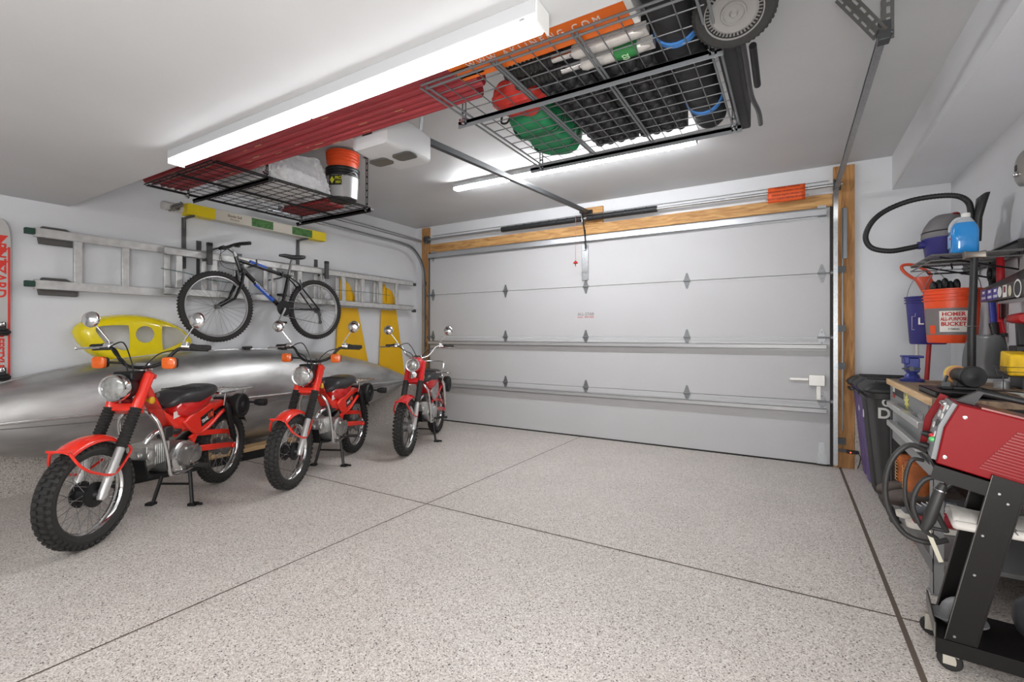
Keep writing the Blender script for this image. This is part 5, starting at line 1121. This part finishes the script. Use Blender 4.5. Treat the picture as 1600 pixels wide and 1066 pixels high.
jg = thing('washer_fluid_jug', 'clear jug of bright blue washer fluid on the wire shelf', 'jug', (.915, 3.935, 1.742))
JB = mat('fluid_blue', (40, 140, 215), .12, 0, trans=0., coat=.5); JC = mat('jug_clear', (205, 212, 218), .15, alpha=.75)
b = B(); b.loft([((0, 0, 0), (.058, 0, 0), (0, .058, 0), 4), ((0, 0, .012), (.064, 0, 0), (0, .064, 0), 4), ((0, 0, .14), (.064, 0, 0), (0, .064, 0), 4), ((0, 0, .165), (.060, 0, 0), (0, .060, 0), 3.4), ((.003, 0, .190), (.048, 0, 0), (0, .048, 0), 2.6)], 32); b.build('fluid', JB, jg)
b = B(); b.loft([((.003, 0, .190), (.0485, 0, 0), (0, .0485, 0), 2.6), ((.008, 0, .215), (.03, 0, 0), (0, .03, 0), 2.2), ((.01, 0, .228), (.019, 0, 0), (0, .019, 0), 2)], 24); b.tube(smooth([(-.008, -.0, .222), (-.035, 0, .215), (-.058, 0, .18), (-.062, 0, .14)], 5), .011, 10); b.build('jug_neck', JC, jg)
B().lathe([(.020, .225), (.022, .227), (.022, .248), (.018, .252), (.001, .252)], M4.Translation((.01, 0, 0)), 20).build('cap', WHITE, jg)
b = B(); b.box((-.0655, 0, .08), (.001, .07, .08)); lab = b.build('label', mat('label_sky', (150, 190, 225), .4), jg); B().box((-.0664, -.02, .095), (.0008, .03, .012)).build('label_mark', mat('mark_red', (190, 50, 60), .5), jg)

# buckets hanging from the shelf
ORB = mat('bucket_orange', (232, 82, 38), .4)
b5 = thing('orange_bucket', 'large orange bucket with a white bucket label hanging below the wire shelf', 'bucket', (.94, 4.30, 1.185)); bucket(b5, .365, .128, .148, ORB, nr=(.78, .84, .90))
vd = V((-.42, -.907, 0)).normalized(); 
def wrap(r, a0, a1, z0, z1, name, m, par, dr=.0):
    b = B(); b.grid(lambda u_, v_: V(((r(z0 + (z1 - z0) * v_) + dr) * cos(R(a0 + (a1 - a0) * u_)), (r(z0 + (z1 - z0) * v_) + dr) * sin(R(a0 + (a1 - a0) * u_)), z0 + (z1 - z0) * v_)), 30, 2); return b.build(name, m, par, ang=60)
rB = lambda z: .128 + .020 * z / .365 + .0012
wrap(rB, 180, 300, .055, .235, 'grey_band', mat('band_grey', (118, 112, 112), .5), b5)
wrap(rB, 232, 292, .075, .215, 'label_white', mat('label_white', (225, 220, 212), .5), b5, .001)
def wtext(s, size, ang, z, m, par, r, sx=1., bold=0.):
    """text bent round a bucket"""
    o = text('lettering', s, size, M4.Identity(4), m, None, sx=sx, bold=bold)
    for v in o.data.vertices:
        a = R(ang) + v.co.x / r(z); rr_ = r(z) + .002 + v.co.z; v.co = V((rr_ * cos(a), rr_ * sin(a), z + v.co.y))
    o.parent = par; return o
LR = mat('letter_red', (190, 40, 34), .5)
for i, (s_, z) in enumerate((('HOMER', .193), ('ALL-PURPOSE', .160), ('BUCKET', .127))): wtext(s_, .036 if i != 1 else .03, 262, z, LR, b5, rB, .95 if i != 1 else .72, .0012)
wtext('5 Gallons', .014, 262, .095, mat('letter_dark', (50, 48, 48), .5), b5, rB, 1, .0004)
wrap(rB, 205, 222, .062, .12, 'little_bucket_picture', ORB, b5, .0015)
def bail(par, r, z, h): 
    b = B(); b.tube([V((r * cos(a) * .9, r * sin(a) * -.35, z + h * sin(a))) for a in [pi * i / 16 for i in range(17)]], .0025, 6); b.build('bail_handle', STEEL, par)
bail(b5, .165, .33, .20)
b6 = thing('blue_bucket', 'blue bucket with a white house outline hanging behind the orange bucket', 'bucket', (.885, 4.66, 1.17)); bucket(b6, .36, .108, .132, mat('bucket_blue', (50, 48, 120), .4), nr=(.86, .92))
rC = lambda z: .108 + .024 * z / .36 + .001
wtext('L', .07, 240, .17, WHITE, b6, rC, 1, .002)
b = B(); cs = [(-.075, -.06), (-.075, .04), (-.05, .04), (-.05, .06), (.05, .06), (.05, .04), (.075, .04), (.075, -.06)]
def bend(x, z): a = R(248) + x / .12; rr_ = rC(.17) + .003; return V((rr_ * cos(a), rr_ * sin(a), .17 + z))
b.tube([bend(*c) for c in cs], .0018, 5, closed=True); b.build('house_outline', WHITE, b6); bail(b6, .14, .33, .22)
for (par, x, y) in ((b5, .94, 4.30), (b6, .885, 4.66)): pass
hk = thing('bucket_hook', 'dark rail hook with a long prong carrying the blue bucket', 'hook', (1.15, 4.66, 1.70)); B().tube([(.0, 0, .03), (-.01, 0, .0), (-.265, 0, .0), (-.275, 0, .03)], .006, 8).build('prong', BLACKM, hk); B().span((-.004, -.02, -.03), (.006, .02, .05)).build('clip', BLACKM, hk)
hk2 = thing('bucket_hook', 'dark hook below the wire shelf carrying the orange bucket', 'hook', (.94, 4.30, 1.70)); B().tube([(0, 0, .03), (0, 0, .01), (.0, -.02, -.005), (0, 0, -.018), (0, .02, -.005)], .005, 8).build('prong', BLACKM, hk2)
gl = thing('work_gloves', 'black work gloves sticking out of the orange bucket', 'gloves', (.90, 4.32, 1.535))
rr = random.Random(5)
for i in range(5): B().sphere((-.05 + .03 * i, .01 * (i % 2), .035 + .01 * (i % 3)), (.022, .026, .045), 10).build('glove_finger', BLACKP, gl)
B().box((0, 0, .0), (.13, .06, .06)).build('glove_palm', BLACKP, gl, bevel=.015)

# long-handled tools
def tool(name, label, cat, group=None): return at(name, label, cat, (0, 0, 0), group)
def base_at(t, p): 
    t.location = p
    for c in t.children: c.location = V(c.location) - V(p)
sl = thing('sledgehammer', 'sledgehammer with a long black handle hanging head-up in front of the orange bucket', 'hammer', (.90, 3.72, WBZ))
b = B(); b.tube([(0, 0, 0), (0, 0, .01), (0.0, 0, .3), (.012, 0, .74)], [.015, .019, .020, .017], 14); b.build('handle', mat('handle_black', (38, 38, 39), .5), sl)
b = B(); b.loft([((-.035, 0, .755), (0, .02, 0), (0, 0, .02), 5), ((-.03, 0, .755), (0, .024, 0), (0, 0, .024), 5), ((-.01, 0, .755), (0, .019, 0), (0, 0, .019), 5), ((.03, 0, .755), (0, .019, 0), (0, 0, .019), 5), ((.055, 0, .755), (0, .024, 0), (0, 0, .024), 5), ((.06, 0, .755), (0, .02, 0), (0, 0, .02), 5)], 20); b.build('head', mat('hammer_steel', (140, 132, 124), .45, .7), sl)
B().torus(M4.Translation((0, 0, .34)), .023, .0035, n=18, k=6).build('ring', STEEL, sl)
br = thing('snow_brush', 'red snow brush with black bristles and scraper hanging on the rail', 'brush', (1.12, 4.08, 1.24))
b = B(); b.tube([(0, 0, .50), (0, 0, .49), (0, 0, .30), (0, 0, .26), (0, 0, .08)], [.012, .02, .02, .014, .015], 12); b.build('handle', mat('brush_red', (178, 24, 34), .4), br)
b = B(); b.prism([(-.02, .09), (.02, .09), (.075, -.01), (-.075, -.01)], .012, frame((.006, 0, .02), (-1, 0, 0), (0, 1, 0))if False else tm((.006, 0, .02), (0, -1, 0), (0, 0, 1))); b.build('scraper_fan', MATS['brush_red'], br, bevel=.003)
B().span((-.012, -.078, -.012), (.012, .078, .012)).build('blade', BLACKP, br, bevel=.003)
b = B()
for i in range(26):
    for j in range(3): z = .10 + .15 * i / 26; b.cyl((-.008 + .008 * j, -.012, z), (-.012 + .012 * j, -.045 + .003 * (i % 3), z + .003), .0022, n=4)
bb2 = b.build('bristles', BLACKP, br); bb2['kind'] = 'stuff'
B().box((.02, 0, .49), (.03, .03, .05)).build('rail_clip', CHROME, br)
sn = thing('snow_shovel', 'snow shovel with grey blade, blue shaft and black D-grip behind the workbench', 'shovel', (1.10, 4.01, .95))
b = B(); b.grid(lambda u_, v_: V((-.06 + (v_ - .5) * .21 * (1 - .3 * u_ ** 4), .04 - .05 * (1 - (2 * v_ - 1) ** 2) - .03 * u_ ** 2, .02 + .27 * u_)), 14, 14); b.build('blade', mat('blade_grey', (120, 121, 122), .35, .3), sn, solid=.006)
b = B(); b.tube([(-.05, .035, .04), (-.05, .045, .15), (-.0, .07, .31)], .010, 10); b.build('lower_shaft', ALU, sn)
b = B(); b.tube([(-.0, .07, .29), (.0, .10, .36)], [.022, .026], 12); b.build('socket', BLACKP, sn)
b = B(); b.tube([(.0, .10, .35), (.0, .14, .50), (.01, .16, .60)], .018, 12); b.build('shaft', mat('shaft_blue', (46, 56, 140), .35), sn)
b = B(); b.tube([(.01, .16, .59), (.01, .165, .63)], .02, 12); b.tube(smooth([(.01, .165, .63), (.01, .12, .66), (.01, .12, .71), (.01, .165, .735), (.01, .21, .71), (.01, .21, .66)], 5, True), .015, 8, closed=True); b.build('d_grip', BLACKP, sn)
rs_ = thing('red_shovel', 'red-handled scoop shovel standing in the corner with its open D-grip up', 'shovel', (.93, 4.93, fl(4.9)))
b = B(); b.tube([(.0, .0, .10), (-.02, .01, .5), (.02, .02, 1.2), (0, .02, 1.60)], .016, 12); b.build('shaft', mat('pole_red', (176, 38, 36), .4), rs_)
b = B(); b.loft([((0, .02, 1.58), (.03, 0, 0), (0, .02, 0), 3), ((-.01, .02, 1.66), (.055, 0, 0), (0, .022, 0), 3), ((-.03, .02, 1.70), (.06, 0, 0), (0, .02, 0), 3)], 14); b.tube(smooth([(.02, .02, 1.69), (-.06, .02, 1.68), (-.14, .02, 1.75), (-.15, .02, 1.80), (-.08, .02, 1.80), (.01, .02, 1.74)], 5, True), .012, 8, closed=True); b.build('d_grip', mat('grip_orange', (214, 78, 46), .4), rs_)
b = B(); b.grid(lambda u_, v_: V((-.06 + .20 * v_, .0 + .04 * (2 * v_ - 1) ** 2, .005 + .22 * u_)), 8, 10); b.build('blade', mat('scoop_red', (170, 40, 36), .4), rs_, solid=.005)
wp = thing('broom', 'white broom pole with a red socket standing in the corner beside the red shaft', 'broom', (.90, 5.12, fl(5.1)))
b = B(); b.tube([(-.0, 0, .2), (0, 0, .84)], .013); b.build('lower_pole', WHITE, wp); B().tube([(0, 0, .80), (0, 0, .86), (0, 0, .90)], [.03, .03, .018], 14).build('red_socket', mat('socket_red', (205, 60, 40), .4), wp)
B().tube([(0, 0, .88), (.01, 0, 1.45)], .012).build('upper_pole', mat('pole_white', (215, 212, 205), .4), wp)
b = B(); b.box((0, 0, .10), (.13, .05, .2)); b.build('broom_head', mat('broom_straw', (120, 120, 118), .8), wp, bevel=.01)

# round silver fitting at the picture edge
dc = thing('round_fitting', 'round brushed silver fitting on the right wall at the picture edge', 'wall fitting', (1.16, 3.875, 2.21)); dc.scale = (.86, .86, .86)
m = frame((0, 0, 0), (-1, 0, 0), (0, 1, 0)); b = B(); b.lathe([(.001, .02), (.05, .022), (.10, .018), (.118, .006), (.12, -.012), (.001, -.012)], m, 36); b.build('dish', mat('dish_silver', (170, 168, 165), .35, .7), dc)
B().box((-.022, .05, .02), (.006, .03, .04)).build('bracket_slot', BLACKP, dc); B().sphere((-.03, .02, -.03), .018, 12).build('boss', CHROME, dc)
B().cyl((0, 0, 0), (.012, 0, 0), .03).build('wall_mount', DARKG, dc)

# --- welder on its cart
yw = -R(6); O = V((.44, 2.22, fl(2.22)))
ct2 = thing('welding_cart', 'black steel welding cart on castors in the right foreground', 'cart', O, yw)
CB = mat('cart_black', (20, 18, 17), .4, .2, spec=.3); EDG = mat('cart_edge', (112, 110, 106), .4, .6)
tilt = R(14); D = .22; TZ0 = .700
b = B(); b.span((.0, -.02, .105), (.62, D + .03, .112))
b.span((.0, -.02, .105), (.003, D + .03, .16)); b.span((.0, -.022, .06), (.62, -.018, .112)); b.build('bottom_tray', CB, ct2)
b = B(); b.span((-.003, -.02, .112), (.0, D + .03, .163)); b.build('tray_lip', EDG, ct2)
m = M4(((1, 0, 0, 0), (0, 0, 1, 0), (0, 1, 0, 0), (0, 0, 0, 1)))
for y in (-.016, D + .012):
    b = B(); b.prism([(.02, .075), (.098, .075), (.225, .69), (.147, .71)], .004, M4.Translation((0, y, 0)) @ m)
    for (x0, z0, x1, z1) in ((.02, .075, .147, .71), (.098, .075, .225, .69)): b.beam((x0, y + (.012 if y < 0 else -.006), z0), (x1, y + (.012 if y < 0 else -.006), z1), .026, .004, (1, 0, -.2))
    up_ = b.build('side_upright', CB, ct2)
    b = B(); b.beam((.018, y + .002, .075), (.145, y + .002, .71), .004, .003, (1, 0, 0)); b.build('worn_edge', EDG, up_)
    b = B()
    for (x, z) in ((.05, .13), (.10, .36), (.18, .62), (.16, .65), (.12, .50)): b.lathe([(.005, 0), (.004, .003)], frame((x, y if y < 0 else y + .004, z), (0, -1, 0)), 8)
    b.build('screw_heads', STEEL, up_)
for x in (.45, .56):
    for y in (-.01, D + .01): B().beam((x - .1 if x < .5 else x, y, .11), (x, y, .60), .02, .03).build('rear_upright', CB, ct2)
B().span((.08, 0, .500), (.52, D + .01, .506)).build('middle_shelf', CB, ct2)
e1, e2 = V((cos(tilt), 0, -sin(tilt))), V((sin(tilt), 0, cos(tilt)))
TM = M4((e1, V((0, 1, 0)), e2)).transposed().to_4x4(); TM.translation = V((0.0, 0, TZ0 + .025))
b = B(); b.box((.26, D / 2, -.012), (.52, D + .03, .012), TM); b.box((.26, -.012, -.03), (.52, .004, .05), TM); b.build('top_tray', CB, ct2)
for y in (.0, D):
    c = V((.04 - (.03 if y > 0 else 0), y, .035)); b = B(); b.torus(frame(c, (.25, 1, 0)), .024, .012, n=24, k=10); b.cyl(c - V((0, .011, 0)), c + V((0, .011, 0)), .02); w_ = b.build('castor_wheel', RUBBER, ct2)
    b = B(); b.prism([(-.02, -.01), (.02, -.01), (.024, .05), (-.02, .05)], .03, frame(c - V((0, .015, 0)), (0, 1, 0), (1, 0, 0)) @ M4.Scale(-1, 4, (0, 1, 0))); b.build('castor_fork', mat('castor_zinc', (195, 190, 178), .35, .6), w_)
B().cyl((.50, -.03, .10), (.50, D + .04, .10), .01).build('rear_axle', STEEL, ct2)
for y in (-.045, D + .045): B().torus(frame((.50, y, .10), (0, 1, 0)), .075, .024, n=28, k=10).build('rear_wheel', RUBBER, ct2)
we = thing('welder', 'red welding machine with grey control panel and black handle on the cart', 'welder', O + V((0, 0, .0)), yw)
WR_ = mat('welder_red', (132, 3, 12), .5, 0, spec=.25); WG = mat('welder_panel', (132, 134, 136), .5, .1); H = .225; L_ = .47
WD = D - .01
def fx(z): return .0 + (.03 if z > .12 else 0)
b = B(); b.prism([(.004, 0), (L_, 0), (L_, H), (.010, H), (-.006, .13)], WD, TM @ M4.Translation((0, WD, 0)) @ M4(((1, 0, 0, 0), (0, 0, -1, 0), (0, 1, 0, 0), (0, 0, 0, 1)))); b.build('case', WR_, we, bevel=.004)
b = B(); b.prism([(-.010, .008), (.004, .008), (-.006, .13), (.010, H - .006), (-.004, H - .002), (-.020, .13)], WD - .03, TM @ M4.Translation((0, WD - .01, 0)) @ M4(((1, 0, 0, 0), (0, 0, -1, 0), (0, 1, 0, 0), (0, 0, 0, 1)))); b.build('front_panel', WG, we)
b = B(); b.prism([(-.030, .0), (-.010, 0), (-.020, .13), (.004, H + .004), (-.022, H + .008), (-.042, .13)], .014, TM @ M4.Translation((0, WD + .004, 0)) @ M4(((1, 0, 0, 0), (0, 0, -1, 0), (0, 1, 0, 0), (0, 0, 0, 1)))); b.build('front_bezel', WR_, we, bevel=.002)
B().box((L_ / 2 + .03, WD / 2, H + .003), (L_ - .08, WD - .04, .006), TM).build('top_plate', mat('welder_rim', (125, 70, 68), .35, .3), we)
def fr(z):  # point on the front panel
    return -.010 - .010 * min(z, .13) / .13 + max(0, z - .13) * .17
for (y, z, sy, sz, mm_) in ((.05, .20, .03, .016, WHITE), (.09, .19, .025, .03, WHITE), (.05, .165, .03, .02, WHITE), (.12, .165, .035, .024, WHITE), (.06, .135, .04, .022, BLACKP), (.12, .12, .03, .02, WHITE), (.05, .095, .02, .02, WHITE), (.14, .19, .02, .02, mat('panel_red_print', (190, 60, 60), .5))):
    B().box((fr(z) - .002, y, z), (.003, sy, sz), TM).build('panel_marking', mm_, we)
for (y, z, mm_) in ((.055, .085, mat('terminal_red', (200, 40, 50), .4)), (.035, .075, mat('terminal_green', (90, 190, 110), .4)), (.10, .205, CHROME), (.15, .205, CHROME)):
    b = B(); b.lathe([(.009, 0), (.009, .008), (.004, .014)], TM @ frame((fr(z) - .002, y, z), (-1, 0, 0)), 12); b.build('knob', mm_, we)
for (y, z) in ((.135, .075), (.135, .03)):
    b = B(); b.lathe([(.012, 0), (.012, .012), (.009, .026)], TM @ frame((fr(z) - .002, y, z), (-1, 0, 0)), 14); b.build('cable_socket', BLACKP, we)
b = B()
for i in range(15): b.box((.220 - .004 * i, -.0015, .178 - .0105 * i), (.11, .005, .0042), TM)
q = b.build('vent_louvres', mat('louvre_red', (140, 18, 24), .3), we)  # red lightened to paint in the highlight lines on the slats
for (x, z) in ((.035, .185), (.02, .03), (.19, .012), (.30, .20), (.42, .2), (.42, .02)): B().lathe([(.007, 0), (.0065, .003), (.002, .004)], TM @ frame((x, -.0005, z), (0, -1, 0)), 12).build('screw', CHROME, we)
b = B(); b.prism([(.012, H + .002), (.062, H + .002), (.075, H + .055), (.060, H + .055)], .03, TM @ M4.Translation((0, WD / 2 + .015, 0)) @ M4(((1, 0, 0, 0), (0, 0, -1, 0), (0, 1, 0, 0), (0, 0, 0, 1)))); b.tube([TM @ V(p) for p in ((.058, WD / 2, H + .047), (.08, WD / 2, H + .051), (.3, WD / 2, H + .056), (.42, WD / 2, H + .056), (.44, WD / 2, H + .0))], .0115, 12); b.build('handle', BLACKP, we)
# cables
CAB = mat('cable_black', (48, 47, 46), .5)
def cable(label, pts, r):
    t = thing('cable', label, 'cable', pts[0], 0, 'black welder cables'); p0 = V(pts[0]); B().tube(smooth([V(p) - p0 for p in pts], 8), r, 10).build('cable', CAB, t); return t
cable('thick black cable looping widest in front of the bench boots', [(.452, 2.375, .79), (.401, 2.42, .80), (.347, 2.42, .731), (.327, 2.42, .624), (.341, 2.42, .522), (.392, 2.42, .442), (.46, 2.42, .425), (.52, 2.44, .44)], .0105)
cable('thinner black cable looping inside the widest one', [(.437, 2.37, .755), (.401, 2.36, .755), (.382, 2.36, .687), (.382, 2.36, .599), (.401, 2.36, .541), (.43, 2.36, .509), (.50, 2.36, .50)], .007)
cable('black cable arching from below the welder tray down to the torch', [(.56, 2.38, .69), (.508, 2.33, .715), (.437, 2.33, .694), (.404, 2.33, .634), (.40, 2.33, .573), (.428, 2.33, .506), (.47, 2.34, .47)], .009)
cable('short black cable hanging just inside the cart uprights', [(.60, 2.36, .68), (.53, 2.33, .70), (.485, 2.33, .66), (.465, 2.33, .59), (.50, 2.35, .50)], .009)
tr2 = thing('welding_torch', 'black welding torch handle hanging at the front of the cart', 'torch', (.45, 2.30, .60))
B().tube([(.03, 0, .09), (.02, 0, .06), (-.01, 0, -.05), (-.022, 0, -.085)], [.011, .018, .020, .014], 14).build('handle', CAB, tr2); B().torus(frame((.022, 0, .066), (.3, 0, 1)), .018, .003, n=16, k=6).build('collar', CHROME, tr2)
# blanket, hard hat, cylinder, strip
bl = thing('welding_blanket', 'folded pale grey cloth with printed black mark on the cart middle shelf', 'cloth', O, yw)
b = B(); b.grid(lambda u_, v_: V((.05 + .42 * u_, .0 + .20 * v_, .512 + .030 * sin(pi * min(1, max(0, v_))) ** .4 + .006 * sin(9 * u_ + 3 * v_))), 24, 14); b.build('top_fold', mat('cloth_grey', (196, 192, 186), .8, 0, .08, 20, .2), bl, solid=.006)
b = B(); b.box((.26, .09, .515), (.43, .20, .03)); b.build('lower_fold', MATS['cloth_grey'], bl, bevel=.012)
text('printing', 'FR', .03, tm((.19, -.012, .53), (1, 0, 0), (0, .5, 1)), BLACKP, bl)
ht = thing('hard_hat', 'grey hard hat lying on the bottom tray of the cart', 'hat', O + V((.10, .13, .112)), yw); ht.scale = (.72, .72, .85)
b = B(); b.sphere((0, 0, 0.03), (.085, .075, .08), 24, k=12); b.build('shell', mat('hat_grey', (120, 120, 121), .4), ht); b = B(); b.loft([((-.01, 0, .022), (.115, 0, 0), (0, .09, 0), 2.2), ((-.01, 0, .028), (.113, 0, 0), (0, .088, 0), 2.2)], 28); b.build('brim', MATS['hat_grey'], ht)
gc = thing('gas_cylinder', 'dark grey cylinder lying on the bottom tray behind the hard hat', 'cylinder', O + V((.36, .10, .195)), yw)
b = B(); b.tube([(-.13, 0, 0), (-.12, 0, 0), (-.09, 0, 0), (.12, 0, 0), (.15, 0, 0)], [.02, .05, .078, .078, .05], 24); b.build('body', mat('cylinder_dark', (52, 53, 56), .4, .2), gc)
kn = thing('steel_rule', 'pale narrow strip hanging from the cable loops at the cart front', 'strip', (.435, 2.33, .50)); B().beam((0, 0, .02), (.045, .0, -.11), .003, .014).build('strip', mat('strip_pale', (200, 196, 176), .5), kn); B().box((0, 0, .02), (.012, .02, .012)).build('clip', DARKG, kn)
